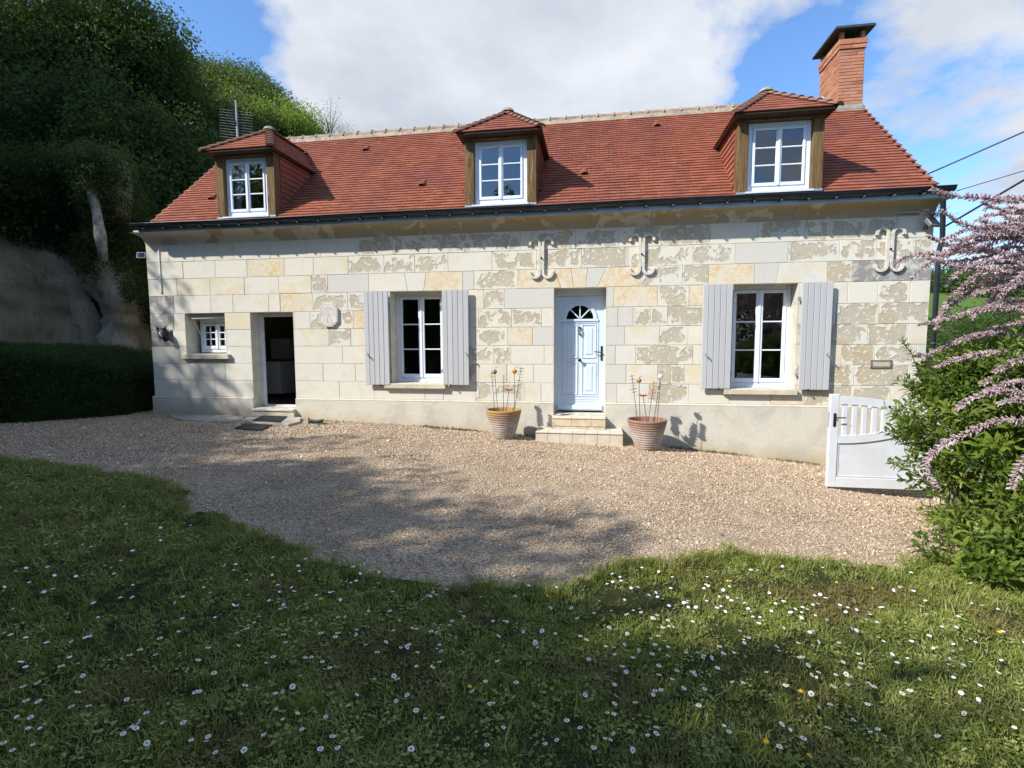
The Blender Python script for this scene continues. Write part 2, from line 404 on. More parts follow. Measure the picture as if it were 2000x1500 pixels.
# ------------------------------------------------------------------ mesh helpers
class MB:
    """collects polygons; build() links them as one mesh object"""
    def __init__(s): s.v = []; s.f = []; s.t = []; s.tint = 0.5
    def add(s, vs, fs):
        o = len(s.v); s.v += [tuple(v) for v in vs]; s.f += [tuple(i+o for i in f) for f in fs]; s.t += [s.tint]*len(vs); return s
    def box(s, x0, x1, y0, y1, z0, z1, bev=0.0):
        if bev <= 0:
            return s.add([(x, y, z) for x in (x0, x1) for y in (y0, y1) for z in (z0, z1)],
                         [(0, 1, 3, 2), (4, 6, 7, 5), (0, 4, 5, 1), (2, 3, 7, 6), (0, 2, 6, 4), (1, 5, 7, 3)])
        b = bev                                   # chamfered towards -y (the face that is seen)
        return s.slab([(x0, z0), (x1, z0), (x1, z1), (x0, z1)], y0, y1, b)
    def slab(s, poly, y0, y1, bev=0.004):
        """polygon in x,z (counter-clockwise seen from -y) extruded from y0 (front) to y1, front edge chamfered"""
        n = len(poly); cx = sum(p[0] for p in poly)/n; cz = sum(p[1] for p in poly)/n
        inner = inset(poly, bev) if bev > 0 else poly
        vs = [(x, y0, z) for x, z in inner] + [(x, y0+bev, z) for x, z in poly] + [(x, y1, z) for x, z in poly]
        fs = [tuple(range(n))] + [(i, n+i, n+(i+1) % n, (i+1) % n) for i in range(n)] + [(n+i, 2*n+i, 2*n+(i+1) % n, n+(i+1) % n) for i in range(n)] + [tuple(reversed(range(2*n, 3*n)))]
        return s.add(vs, fs)
    def hexa(s, pts):
        """8 points: bottom 4 (ccw) then top 4"""
        return s.add(pts, [(3, 2, 1, 0), (4, 5, 6, 7), (0, 1, 5, 4), (1, 2, 6, 5), (2, 3, 7, 6), (3, 0, 4, 7)])
    def tube(s, pts, rad, n=8, cap=True):
        pts = [Vector(p) for p in pts]; rs = rad if isinstance(rad, (list, tuple)) else [rad]*len(pts)
        vs = []; up = Vector((0, 0, 1)); prev = None
        for i, p in enumerate(pts):
            d = (pts[min(i+1, len(pts)-1)]-pts[max(i-1, 0)]).normalized()
            if prev is None:
                a = d.cross(up) if abs(d.z) < .95 else d.cross(Vector((1, 0, 0)))
            else: a = prev - d*prev.dot(d)
            a.normalize(); prev = a; b = d.cross(a)
            for k in range(n):
                t = 2*math.pi*k/n; vs.append(p + (a*math.cos(t)+b*math.sin(t))*rs[i])
        fs = [(i*n+k, i*n+(k+1) % n, (i+1)*n+(k+1) % n, (i+1)*n+k) for i in range(len(pts)-1) for k in range(n)]
        if cap: fs += [tuple(reversed(range(n))), tuple(range((len(pts)-1)*n, len(pts)*n))]
        return s.add(vs, fs)
    def lathe(s, prof, n=32, c=(0, 0, 0)):
        vs = [(c[0]+r*math.cos(2*math.pi*k/n), c[1]+r*math.sin(2*math.pi*k/n), c[2]+z) for r, z in prof for k in range(n)]
        fs = [(i*n+k, i*n+(k+1) % n, (i+1)*n+(k+1) % n, (i+1)*n+k) for i in range(len(prof)-1) for k in range(n)]
        return s.add(vs, fs)
    def extrude_x(s, prof, x0, x1):
        """profile in y,z extruded along x"""
        n = len(prof)
        vs = [(x0, y, z) for y, z in prof] + [(x1, y, z) for y, z in prof]
        fs = [(i, (i+1) % n, n+(i+1) % n, n+i) for i in range(n)] + [tuple(reversed(range(n))), tuple(range(n, 2*n))]
        return s.add(vs, fs)
    def mesh(s, name, m):
        me = bpy.data.meshes.new(name); me.from_pydata(s.v, [], s.f)
        if len(set(s.t)) > 1:
            a = me.attributes.new('tint', 'FLOAT', 'POINT'); a.data.foreach_set('value', s.t)
        me.materials.append(M[m]); return me
    def build(s, name, m, parent=None, smooth=False, kind=None, label=None):
        me = s.mesh(name, m)
        bm = bmesh.new(); bm.from_mesh(me); bmesh.ops.recalc_face_normals(bm, faces=bm.faces); bm.to_mesh(me); bm.free()
        if smooth: me.polygons.foreach_set('use_smooth', [True]*len(me.polygons))
        return obj(name, me, parent, kind, label)
def inset(poly, b):
    n = len(poly); out = []
    for i in range(n):
        p0, p1, p2 = Vector(poly[i-1]), Vector(poly[i]), Vector(poly[(i+1) % n])
        e1 = (p1-p0).normalized(); e2 = (p2-p1).normalized()
        n1 = Vector((-e1.y, e1.x)); n2 = Vector((-e2.y, e2.x)); m = n1+n2
        d = m.normalized()*b/max(.3, m.normalized().dot(n1)) if m.length > 1e-6 else n1*b
        out.append((p1.x+d.x, p1.y+d.y))
    return out
WL = {}
def obj(name, data, parent=None, kind=None, label=None):
    o = bpy.data.objects.new(name, data); C.objects.link(o)
    if parent is not None:
        o.parent = parent; o.matrix_parent_inverse = Matrix.Translation(-WL.get(parent.name, Vector()))
    if kind: o['kind'] = kind
    if label: o['label'] = label
    return o
def thing(name, label, cat, loc=(0, 0, 0), group=None):
    o = bpy.data.objects.new(name, None); C.objects.link(o); o.location = loc; o.empty_display_size = .1
    WL[o.name] = Vector(loc); o['label'] = label; o['category'] = cat
    if group: o['group'] = group
    return o
def tag(o, label, cat, group=None):
    o['label'] = label; o['category'] = cat
    if group: o['group'] = group
    return o
def share(name, me, parent, mtx=None):
    o = obj(name, me, parent)
    if mtx is not None: o.matrix_basis = mtx
    return o

# ------------------------------------------------------------------ house: wall, stones, openings
ZL = [0, .328, .658, .988, 1.312, 1.639, 1.980, 2.3075, 2.6365, 2.97]
WX0, WX1 = -8.74, 5.13
OP = dict(                                             # x0, x1, z0, z1 of every opening in the front wall
    left_door=(-6.545, -5.645, -.20, 1.639),
    small_win=(-7.96, -7.085, .845, 1.639),
    win1=(-3.705, -2.715, .305, 1.980),
    door=(-.712, .185, -.22, 1.980),
    win2=(2.235, 3.225, .265, 1.980))
house = thing('stone_cottage', 'long cream limestone cottage with red tiled roof and three dormer windows', 'house', (-1.8, 2.3, -.6))
front = MB()
xs = sorted({WX0, WX1} | {o[i] for o in OP.values() for i in (0, 1)}); zs = sorted({-1.6, 3.0} | {o[i] for o in OP.values() for i in (2, 3)})
for i in range(len(xs)-1):
    for j in range(len(zs)-1):
        cx, cz = (xs[i]+xs[i+1])/2, (zs[j]+zs[j+1])/2
        if any(o[0] < cx < o[1] and o[2] < cz < o[3] for o in OP.values()): continue
        front.box(xs[i], xs[i+1], .010, .40, zs[j], zs[j+1])
wall = front.build('front_wall', 'mortar', house)

# stones: per course from the top, the joints as photo columns (top, bottom when they lean) and the kinds between them
def J(us, v, lo, hi):
    return us
COURSES = [   # (index of lower line, photo row, list of runs); run = (x_left, [joint columns], x_right, kinds)
 (8, (470, 452, 435), [(WX0, [328, 377, 400, 424, 455, 526, 597, 624, 700, 767, 837, 917, 996, 1016, 1040, 1124.5, 1208, 1292, 1388, 1480, 1573, 1621, 1690, 1752], WX1,
    'PPPCCPPCPTTTTTPTTTDPTTTTPTT')]),
 (7, (525, 507, 492), [(WX0, [357, 420, 482, 555, 612, 680, 750, 810, 875, 961, 1048, 1136, 1227, 1354, 1436, 1539, 1640, 1712, 1784], WX1, 'PPPYPCTTTPTTDTTGTTTT')]),
 (6, (560, 545, 532), [(WX0, [345, 410, 477, 544, 608, 640, 720, (790, 796), (832, 827), 904, 926, 1012, (1083, 1096), (1116, 1120), (1148, 1144), (1184, 1167), 1251, 1333, 1384, (1473, 1474), (1522, 1516), 1616, 1664, 1712, 1756], WX1, 'PCCCCTGPPYGTYYYGYTDYGCDWWW')]),
 (5, (595, 585, 572), [(WX0, [340, 412, 455, 525, 547, 611, 679], 'win1', 'WPPCPYTT'), ('win1', [(945), 985], 'door', 'CTG'), ('door', [1199, 1285, 1346], 'win2', 'GYTY'), ('win2', [1656, 1715, 1778], WX1, 'PPTP')]),
 (4, (640, 618, 612), [(WX0, [340], 'small_win', 'WC'), ('small_win', [], 'left_door', 'C'), ('left_door', [606, 641, 690], 'win1', 'PTTY'), ('win1', [935, 999, 1058], 'door', 'CTTP'), ('door', [1207, 1237, 1271, 1304], 'win2', 'GGTTD'), ('win2', [1633, 1717], WX1, 'PDD')]),
 (3, (660, 656, 654), [(WX0, [338], 'small_win', 'WP'), ('small_win', [], 'left_door', 'P'), ('left_door', [642, 685], 'win1', 'CTC'), ('win1', [929, 992, 1040], 'door', 'PTYG'), ('door', [1220, 1288, 1344], 'win2', 'GCTP'), ('win2', [1695, 1774], WX1, 'DDC')]),
 (2, (700, 694, 694), [(WX0, [352], 'small_win', 'PP'), ('small_win', [], 'left_door', 'P'), ('left_door', [669], 'win1', 'PP'), ('win1', [965, 998, 1063], 'door', 'TTPP'), ('door', [1202, 1242, 1270, 1353], 'win2', 'GPTDC'), ('win2', [1644, 1709, 1790], WX1, 'CDTG')]),
 (1, (730, 728, 734), [(WX0, [372, 440], 'left_door', 'PPP'), ('left_door', [631, 694], 'win1', 'PPP'), ('win1', [935, 990, 1042], 'door', 'TCPP'), ('door', [1223, 1285, 1310, 1337], 'win2', 'GCDDC'), ('win2', [1668, 1773], WX1, 'TDP')]),
 (0, (760, 765, 773), [(WX0, [352, 420], 'left_door', 'PPP'), ('left_door', [663, 732, 830, 866, 929, 1024, 1057], 'door', 'PPPPPTCP'), ('door', [1205, 1268, 1305, 1345, 1425, 1506, 1572, 1662, 1740], WX1, 'GPDTPPYDTC')]),
]
KM = dict(P='stone_plain', T='stone_patch', D='stone_bare', Y='stone_yellow', C='stone_cream', G='stone_grey', W='stone_weathered')
gap = .003
def xedge(e, side):
    if isinstance(e, str): return OP[e][1] if side == 0 else OP[e][0]
    return e
for li, vv, runs in COURSES:
    z0, z1 = ZL[li], ZL[li+1]
    for (a, js, b, kinds) in runs:
        def vat(u): return np.interp(u, [300, 1000, 1800], vv)
        edges = [(xedge(a, 0),)*2]
        for j in js:
            t, bt = j if isinstance(j, tuple) else (j, j)
            edges.append((X(t, vat(t)), X(bt, vat(bt))))
        edges.append((xedge(b, 1),)*2)
        for k in range(len(edges)-1):
            (tl, bl), (tr, br) = edges[k], edges[k+1]
            kind = kinds[min(k, len(kinds)-1)]
            pieces = [(tl, bl, tr, br, z0, z1)]
            # cut the piece round openings that reach into this course
            for o in OP.values():
                new = []
                for (a1, a2, b1, b2, c0, c1) in pieces:
                    if o[1] <= min(a1, a2)+.01 or o[0] >= max(b1, b2)-.01 or o[3] <= c0+.01 or o[2] >= c1-.01: new.append((a1, a2, b1, b2, c0, c1)); continue
                    if o[2] > c0+.03: new.append((a1, a2, b1, b2, c0, o[2]))
                    if o[3] < c1-.03: new.append((a1, a2, b1, b2, o[3], c1))
                    m0, m1 = max(c0, o[2]), min(c1, o[3])
                    if min(a1, a2) < o[0]-.03: new.append((a1, a2, o[0], o[0], m0, m1))
                    if max(b1, b2) > o[1]+.03: new.append((o[1], o[1], b1, b2, m0, m1))
                pieces = new
            for (a1, a2, b1, b2, c0, c1) in pieces:
                g = gap*rnd.uniform(.7, 1.3)
                cut = lambda x, e: x+g*e
                q = [(a2+g, c0+g), (b2-g, c0+g), (b1-g, c1-g), (a1+g, c1-g)]
                pr = rnd.uniform(-.003, .003)
                MB().slab(q, pr, .012, .0035).build('stone', KM[kind], wall)

# reveals: jambs, head and sill faces inside each opening
for k, (x0, x1, z0, z1) in OP.items():
    r = MB(); w = .016; dpt = .30
    hh = [z0] + [z for z in ZL if z0+.05 < z < z1-.05] + [z1]
    for a, b in zip(hh[:-1], hh[1:]):
        r.box(x0-w, x0+.001, .0, dpt+.1, a+.002, b-.002); r.box(x1-.001, x1+w, .0, dpt+.1, a+.002, b-.002)
    r.box(x0-w, x1+w, .002, dpt+.1, z1-.001, z1+.015)
    r.build('reveal', 'reveal_stone', wall)

# plinth band, broken at the doors, with its pale top ledge
led = MB()
ex = [WX0-.03, OP['left_door'][0], OP['left_door'][1], OP['door'][0], OP['door'][1], WX1+.03]
for a, b in ((0, 1), (2, 3), (4, 5)):
    pl = MB(); n = max(2, int((ex[b]-ex[a])/.25)); xx = np.linspace(ex[a], ex[b], n)
    for i in range(n-1):
        pl.add([(xx[i], -.028, -1.7), (xx[i+1], -.028, -1.7), (xx[i+1], -.028, -.018), (xx[i], -.028, -.018), (xx[i], .05, -1.7), (xx[i+1], .05, -1.7), (xx[i+1], .05, -.018), (xx[i], .05, -.018)],
               [(0, 1, 2, 3)] + ([(0, 3, 7, 4)] if i == 0 else []) + ([(1, 5, 6, 2)] if i == n-2 else []))
    pl.build('plinth', 'plinth_render', wall); led = MB()
    led.add([(ex[a], -.031, -.018), (ex[b], -.031, -.018), (ex[b], -.003, 0), (ex[a], -.003, 0), (ex[a], .01, 0), (ex[b], .01, 0), (ex[a], -.031, -.026), (ex[b], -.031, -.026)],
            [(0, 1, 2, 3), (3, 2, 5, 4), (6, 7, 1, 0)])
    led.build('plinth_ledge', 'limestone', wall)

# side, back walls, floors
sh = MB()
sh.box(WX0, WX0+.35, .41, 4.9, -1.6, 3.0); sh.box(WX1-.35, WX1, .41, 4.9, -1.6, 3.0); sh.box(WX0, WX1, 4.9, 5.2, -1.6, 3.0)
for x0, x1 in ((-8.30, -8.0), (4.60, 4.90)):     # gables
    sh.add([(x, y, z) for x in (x0, x1) for y, z in ((-.05, 3.0), (2.4, 5.55), (4.85, 3.0))], [(0, 1, 2), (3, 5, 4), (0, 3, 4, 1), (1, 4, 5, 2)])
sh.build('side_walls', 'reveal_stone', house)
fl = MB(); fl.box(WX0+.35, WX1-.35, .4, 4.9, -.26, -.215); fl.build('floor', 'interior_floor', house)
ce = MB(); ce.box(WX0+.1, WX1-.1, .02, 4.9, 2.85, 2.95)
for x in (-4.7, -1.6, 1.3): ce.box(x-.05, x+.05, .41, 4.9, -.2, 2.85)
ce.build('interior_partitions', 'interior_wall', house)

# cornice: cavetto moulding
cs = MB(); prof = [(0.012, 2.968)]
for i in range(11):
    t = i/10*math.pi/2; prof.append((-.255*(1-math.cos(t))-.002, 2.968+.205*math.sin(t)))
prof += [(-.258, 3.205), (.4, 3.205), (.4, 2.99)]
n = 28; xx = np.linspace(WX0, WX1, n)
cuts = [-8.74, -7.2, -5.9, -4.6, -3.6, -2.3, -1.35, -.1, .9, 1.95, 3.1, 4.15, 5.13]
for a, b in zip(cuts[:-1], cuts[1:]):
    MB().extrude_x(prof, a+.002, b-.002).build('cornice_stone', 'cornice_stone', house, smooth=False)
# end returns of the moulding
for sx, x in ((-1, WX0), (1, WX1)):
    pr = [(y, z) for y, z in prof]
    e = MB()
    for k in range(len(prof)-4):
        (y0, z0), (y1, z1) = prof[k], prof[k+1]
        e.add([(x, y0, z0), (x, 2, z0), (x+sx*abs(y1)*.5, 2, z1), (x+sx*abs(y1)*.5, y1, z1), (x, y1, z1)], [(0, 1, 2, 3), (0, 3, 4)])
    e.build('cornice_return', 'cornice_stone', house)

# gutter (half round), zinc flashing, brackets
RX0, RX1 = -8.36, 4.985
GL, GR = P(256, 449, -.40).x, P(1868, 370, -.40).x
GLz, GRz = 3.245, 3.245
f = MB(); f.box(GL+.05, GR-.04, -.292, -.268, 3.155, 3.31); f.box(GL+.05, GR-.04, -.315, -.26, 3.150, 3.154)
f.build('zinc_flashing', 'zinc_light', house)
gutter = MB(); ns = 60; gy, gr_ = -.352, .064
for i in range(ns):
    x0 = GL+(GR-GL)*i/ns; x1 = GL+(GR-GL)*(i+1)/ns
    w0 = .006*math.sin(x0*1.3)+.004*math.sin(x0*3.1); w1 = .006*math.sin(x1*1.3)+.004*math.sin(x1*3.1)
    for rr, flip in ((gr_, 0), (gr_-.004, 1)):
        ring = [(gy-rr*math.cos(t*math.pi/10), 3.285-rr*math.sin(t*math.pi/10)) for t in range(11)]
        for k in range(10):
            gutter.add([(x0, ring[k][0], ring[k][1]+w0), (x1, ring[k][0], ring[k][1]+w1), (x1, ring[k+1][0], ring[k+1][1]+w1), (x0, ring[k+1][0], ring[k+1][1]+w0)], [(0, 1, 2, 3)])
for xe in (GL, GR):
    ring = [(xe, gy-gr_*math.cos(t*math.pi/10), 3.285-gr_*math.sin(t*math.pi/10)) for t in range(11)]
    gutter.add(ring, [tuple(range(11))])
gutter.tube([(GL+(GR-GL)*i/40, gy-gr_-.004, 3.288+.006*math.sin((GL+(GR-GL)*i/40)*1.3)) for i in range(41)], .009, 6)
gut = gutter.build('gutter', 'zinc_dark', house, smooth=True)
bk = MB()
ring = [(gy-(gr_+.004)*math.cos(t*math.pi/8), 3.285-(gr_+.004)*math.sin(t*math.pi/8)) for t in range(9)]
for a, b in zip(ring[:-1], ring[1:]): bk.add([(-.012, *a), (.012, *a), (.012, *b), (-.012, *b)], [(0, 1, 2, 3)])
bk.box(-.012, .012, -.305, -.292, 3.20, 3.31); bk.box(-.014, .014, -.40, -.36, 3.206, 3.214)
bme = bk.mesh('bracket', 'zinc_dark')
st = MB(); st.box(-.014, .014, -.395, -.345, 3.199, 3.211); sme = st.mesh('bracket_clip', 'steel')
xb = GL+.25
while xb < GR-.1:
    o = share('bracket', bme, gut, Matrix.Translation((xb, 0, 0)))
    share('bracket_clip', sme, gut, Matrix.Translation((xb, 0, -.002)))
    xb += .40+rnd.uniform(-.02, .02)
# downpipe at the right corner
dpx = X(1824, 560, -.06)+.02
dp = MB(); dp.tube([(GR-.09, -.352, 3.23), (GR-.11, -.31, 3.10), (dpx+.05, -.07, 2.58), (dpx+.025, -.05, 2.42), (dpx+.025, -.05, -1.1)], .036, 12)
for z in (2.4, 1.0, -.3): dp.tube([(dpx+.025, -.05, z-.02), (dpx+.025, -.05, z+.02)], .044, 12)
dp.build('downpipe', 'zinc_dark', house, smooth=True)

# ------------------------------------------------------------------ roof with tiles
RM = .905                                             # slope dz/dy
def rz(y): return 3.30+RM*(y+.30)
RY = 2.40
roof = MB()
roof.add([(RX0, -.29, rz(-.29)-.03), (RX1, -.29, rz(-.29)-.03), (RX1, RY, rz(RY)-.03), (RX0, RY, rz(RY)-.03), (RX1, 5.1, rz(-.3)-.03), (RX0, 5.1, rz(-.3)-.03)],
         [(0, 1, 2, 3), (3, 2, 4, 5)])
roof.add([(RX0, -.29, rz(-.29)-.13), (RX1, -.29, rz(-.29)-.13), (RX1, RY, rz(RY)-.13), (RX0, RY, rz(RY)-.13), (RX1, 5.1, rz(-.3)-.13), (RX0, 5.1, rz(-.3)-.13)], [(0, 3, 2, 1), (3, 5, 4, 2)])
rf = roof.build('roof', 'dark_wood', house)
ang = math.atan(RM); ca, sa = math.cos(ang), math.sin(ang)
EXP, TW = .098, .165
nrow = int((RY+.31)/ca/EXP)
def tile_mesh(seed, tint, w=TW-.004, L=.17, th=.018):
    """flat clay tile lying on a slope that rises along +y; origin at the lower edge's centre"""
    r2 = random.Random(seed); b = MB(); b.tint = tint
    lift = .026
    j = lambda a: r2.uniform(-a, a)
    x0, x1 = -w/2+j(.002), w/2+j(.002); e0, e1 = j(.0025), j(.0025); h0, h1 = j(.002), j(.002)
    b.add([(x0, e0, lift+h0), (x1, e1, lift+h1), (x1, e1+.004, lift+th+h1), (x0, e0+.004, lift+th+h0),
           (x0, L, .0), (x1, L, .0), (x1, L, th*.6), (x0, L, th*.6)],
          [(0, 1, 2, 3), (3, 2, 6, 7), (1, 5, 6, 2), (0, 3, 7, 4), (0, 4, 5, 1)])
    return b
rot = Matrix.Rotation(ang, 4, 'X')
tiles = []
dorm = []   # (x0, x1, y at front, z ridge) filled below, needed to leave the tiles out
DX = [(P(424, 400, -.3).x, P(538, 400, -.3).x), (P(908, 350, -.3).x, P(1047.5, 350, -.3).x), (P(1440, 330, -.3).x, P(1608, 320, -.3).x)]
for row in range(nrow):
    s0 = row*EXP; y = -.325+s0*ca; z = rz(y)-.012
    off = (row % 2)*TW/2 + rnd.uniform(-.01, .01)
    x = RX0+off-TW/2
    while x < RX1:
        cx = x+TW/2
        if cx-TW/2 >= RX0-.03 and cx+TW/2 <= RX1+.05:
            hid = any(a+.04 < cx < b-.04 and z < 4.62 for a, b in DX)
            if not hid: tiles.append((cx, y, z, row))
        x += TW
tiles.sort(key=lambda t: (Vector(t[:3])-CAM).length)
tint_of = lambda: min(1, max(0, rnd.gauss(.5, .22)))
tvar = [(lambda me: me)(tile_mesh(i, (i+.5)/12).mesh('tile', 'clay_tile')) for i in range(12)]
for i, me in enumerate(tvar):
    if 'tint' not in me.attributes:
        a = me.attributes.new('tint', 'FLOAT', 'POINT'); a.data.foreach_set('value', [(i+.5)/12]*len(me.vertices))
for (cx, y, z, row) in tiles[:300]:
    share('tile', tvar[int(tint_of()*11.99)], rf, Matrix.Translation((cx, y, z)) @ rot @ Matrix.Rotation(rnd.gauss(0, .006), 4, 'Z'))
rest = MB()
def add_tile(dst, mtx, w=TW-.004, L=.17, th=.016):
    t = tile_mesh(rnd.random(), 0, w, L, th); dst.tint = tint_of()
    dst.add([mtx @ Vector(v) for v in t.v], t.f)
for (cx, y, z, row) in tiles[300:]:
    add_tile(rest, Matrix.Translation((cx, y, z)) @ rot @ Matrix.Rotation(rnd.gauss(0, .008), 4, 'Z'))
rest.build('roof_tiling', 'clay_tile', rf, kind='stuff')
# verge
vg = MB()
for x in (RX0-.005, RX1+.012): vg.hexa([(x-.012, -.32, rz(-.32)-.06), (x+.012, -.32, rz(-.32)-.06), (x+.012, RY, rz(RY)-.06), (x-.012, RY, rz(RY)-.06), (x-.012, -.32, rz(-.32)-.012), (x+.012, -.32, rz(-.32)-.012), (x+.012, RY, rz(RY)-.012), (x-.012, RY, rz(RY)-.012)])
vg.build('verge', 'lime_mortar', rf)
# ridge tiles with mortar crests
ZR = rz(RY)
rid = MB()
for k in range(9):
    t0, t1 = math.pi*k/8, 0
for nme in (0,):
    def half(r0, r1, L, n=10):
        b = MB(); vs = []
        for x, r in ((0, r0), (L, r1)):
            for k in range(n+1): t = math.pi*k/n; vs.append((x, -r*1.25*math.cos(t), r*math.sin(t)))
        for x, r in ((0, r0-.014), (L, r1-.014)):
            for k in range(n+1): t = math.pi*k/n; vs.append((x, -r*1.25*math.cos(t), r*math.sin(t)))
        m = n+1
        fs = [(k, k+1, m+k+1, m+k) for k in range(n)] + [(2*m+k, 3*m+k, 3*m+k+1, 2*m+k+1) for k in range(n)] + [(k, 2*m+k, 2*m+k+1, k+1) for k in range(n)] + [(m+k, m+k+1, 3*m+k+1, 3*m+k) for k in range(n)]
        b.add(vs, fs); return b
rt = half(.088, .082, .335).mesh('ridge_tile', 'ridge_tile')
cr = MB()
for k in range(9):
    t = math.pi*(k)/8
    cr.add([(-.022, -.125*math.cos(t), .10*math.sin(t)-.0), (.022, -.125*math.cos(t), .10*math.sin(t)-.0), (.012, -.118*math.cos(t), .10*math.sin(t)+.022*math.sin(t)**3+.004), (-.012, -.118*math.cos(t), .10*math.sin(t)+.022*math.sin(t)**3+.004)], [(0, 1, 2, 3)])
crv = MB(); m_ = 9
for xx_ in (-.024, -.010, .010, .024):
    e = .012 if abs(xx_) < .02 else -.004
    for k in range(m_):
        t = math.pi*k/(m_-1); q = .092+e; pk = .012*max(0, math.sin(t))**6 if abs(xx_) < .02 else 0
        crv.v.append((xx_, -q*1.25*math.cos(t), q*math.sin(t)+pk)); crv.t.append(.5)
for a in range(3):
    for k in range(m_-1): crv.f.append((a*m_+k, (a+1)*m_+k, (a+1)*m_+k+1, a*m_+k+1))
crm = crv.mesh('ridge_mortar', 'lime_mortar')
x = RX0
while x < 4.45:
    share('ridge_tile', rt, rf, Matrix.Translation((x, RY, ZR-.012+rnd.uniform(-.004, .004))) @ Matrix.Rotation(rnd.gauss(0, .01), 4, 'Y'))
    share('ridge_mortar', crm, rf, Matrix.Translation((x, RY, ZR-.012)))
    x += .335
fm = MB()
for i in range(60):
    x0 = RX0+(4.6-RX0)*i/60; x1 = RX0+(4.6-RX0)*(i+1)/60; a = rnd.uniform(-.012, .012)
    fm.add([(x0, RY-.17+a, rz(RY-.17+a)+.012), (x1, RY-.17+a, rz(RY-.17+a)+.012), (x1, RY-.09, ZR+.02), (x0, RY-.09, ZR+.02), (x0, RY-.16+a, rz(RY-.17+a)-.02), (x1, RY-.16+a, rz(RY-.17+a)-.02)], [(0, 1, 2, 3), (4, 5, 1, 0)])
fm.build('ridge_fillet', 'lime_mortar', rf)
# small vent tiles
for u, v in ((715, 296), (825, 365), (415, 391), (1141, 343), (1283, 249)):
    d = ray(u, v); t = (3.30-CAM.z+RM*(CAM.y+.3))/(d.z-RM*d.y); c = CAM+d*t
    b = MB(); n = 8; vs = []
    for (yy, rr, zz) in ((-.055, .070, .012), (-.04, .072, .02), (.17, .055, .0)):
        for k in range(n+1):
            a = math.pi*k/n; vs.append((rr*math.cos(a), yy, zz+rr*.95*math.sin(a)))
    fs = [(r_*(n+1)+k, r_*(n+1)+k+1, (r_+1)*(n+1)+k+1, (r_+1)*(n+1)+k) for r_ in range(2) for k in range(n)]
    b.add(vs, fs)
    b.add([(-.085, -.06, .012), (.085, -.06, .012), (.085, .1, .012), (-.085, .1, .012), (-.085, -.06, .026), (.085, -.06, .026), (.085, .1, .026), (-.085, .1, .026)], [(0, 1, 5, 4), (4, 5, 6, 7)])
    b.tint = .5
    mt = Matrix.Translation((c.x, c.y+.02, c.z+.02)) @ rot
    b.v = [tuple(mt @ Vector(q)) for q in b.v]
    vt = b.build('vent_tile', 'clay_tile', rf)
    k_ = MB(); k_.add([(.063*math.cos(math.pi*k/8), -.03, .02+.063*math.sin(math.pi*k/8)) for k in range(9)], [tuple(range(9))])
    k_.v = [tuple(mt @ Vector(q)) for q in k_.v]; k_.build('vent_opening', 'black_iron', rf)  # black sheet filling the mouth, stands in for the shaded hollow

# ------------------------------------------------------------------ windows
def window_sash(parent, x0, x1, z0, z1, y, name_frame='window_frame', fr=.055, sr=.038, bars=2, cols=1, mat_='window_white', mull=.07, sill=.0):
    """outer frame, two leaves side by side, glazing bars, a pane for every light"""
    b = MB(); d = .05
    for (a0, a1, c0, c1) in ((x0, x0+fr, z0, z1), (x1-fr, x1, z0, z1), (x0+fr, x1-fr, z1-fr, z1), (x0+fr, x1-fr, z0, z0+fr*1.15)):
        b.box(a0, a1, y, y+.06, c0, c1, .006)
    b.build(name_frame, mat_, parent)
    xm = (x0+x1)/2
    for (s0, s1) in ((x0+fr, xm), (xm, x1-fr)):
        b = MB(); yy = y-.014; c0, c1 = z0+fr*1.15, z1-fr; s0 += .002; s1 -= .002; c0 += .002; c1 -= .002
        for (a0, a1, e0, e1) in ((s0, s0+sr, c0, c1), (s1-sr, s1, c0, c1), (s0+sr, s1-sr, c1-sr, c1), (s0+sr, s1-sr, c0, c0+sr*1.3)):
            b.box(a0, a1, yy, yy+.045, e0, e1, .006)
        g0, g1, h0, h1 = s0+sr, s1-sr, c0+sr*1.3, c1-sr
        bw = .022
        zs_ = [h0+(h1-h0)*i/(bars+1) for i in range(bars+2)]; xs_ = [g0+(g1-g0)*i/cols for i in range(cols+1)]
        for z in zs_[1:-1]: b.box(g0, g1, yy+.006, yy+.038, z-bw/2, z+bw/2, .004)
        for xx_ in xs_[1:-1]:
            for i in range(bars+1): b.box(xx_-bw/2, xx_+bw/2, yy+.007, yy+.037, zs_[i]+bw/2, zs_[i+1]-bw/2, .004)
        b.build('casement', mat_, parent)
        for i in range(bars+1):
            for j in range(cols):
                p = MB(); p.add([(xs_[j], yy+.022, zs_[i]), (xs_[j+1], yy+.022, zs_[i]), (xs_[j+1], yy+.022, zs_[i+1]), (xs_[j], yy+.022, zs_[i+1])], [(0, 1, 2, 3)])
                p.build('pane', 'window_glass', parent)
    b = MB(); b.box(xm-.017, xm+.017, y-.028, y-.0145, z0+fr*1.15+.01, z1-fr-.01, .004); b.build('astragal', mat_, parent)

for k, lab in (('win1', 'tall white window left of the front door'), ('win2', 'tall white window right of the front door')):
    x0, x1, z0, z1 = OP[k]
    w = obj('window', None, house, label=lab); w.empty_display_size = .1
    window_sash(w, x0-.0, x1+.0, z0+.0, z1, .28, fr=.07, sr=.055)
    b = MB(); b.box(x0-.115, x1+.055 if k == 'win1' else x1+.03, -.085, .0, z0-.095, z0-.004, .008); b.box(x0+.002, x1-.002, .001, .28, z0-.06, z0-.002)
    b.build('window_sill', 'limestone', w)
    # white metal drip strip
    b = MB(); b.box(x0+.01, x1-.01, .255, .28, z0-.001, z0+.045, .004); b.build('drip_rail', 'window_white', w)

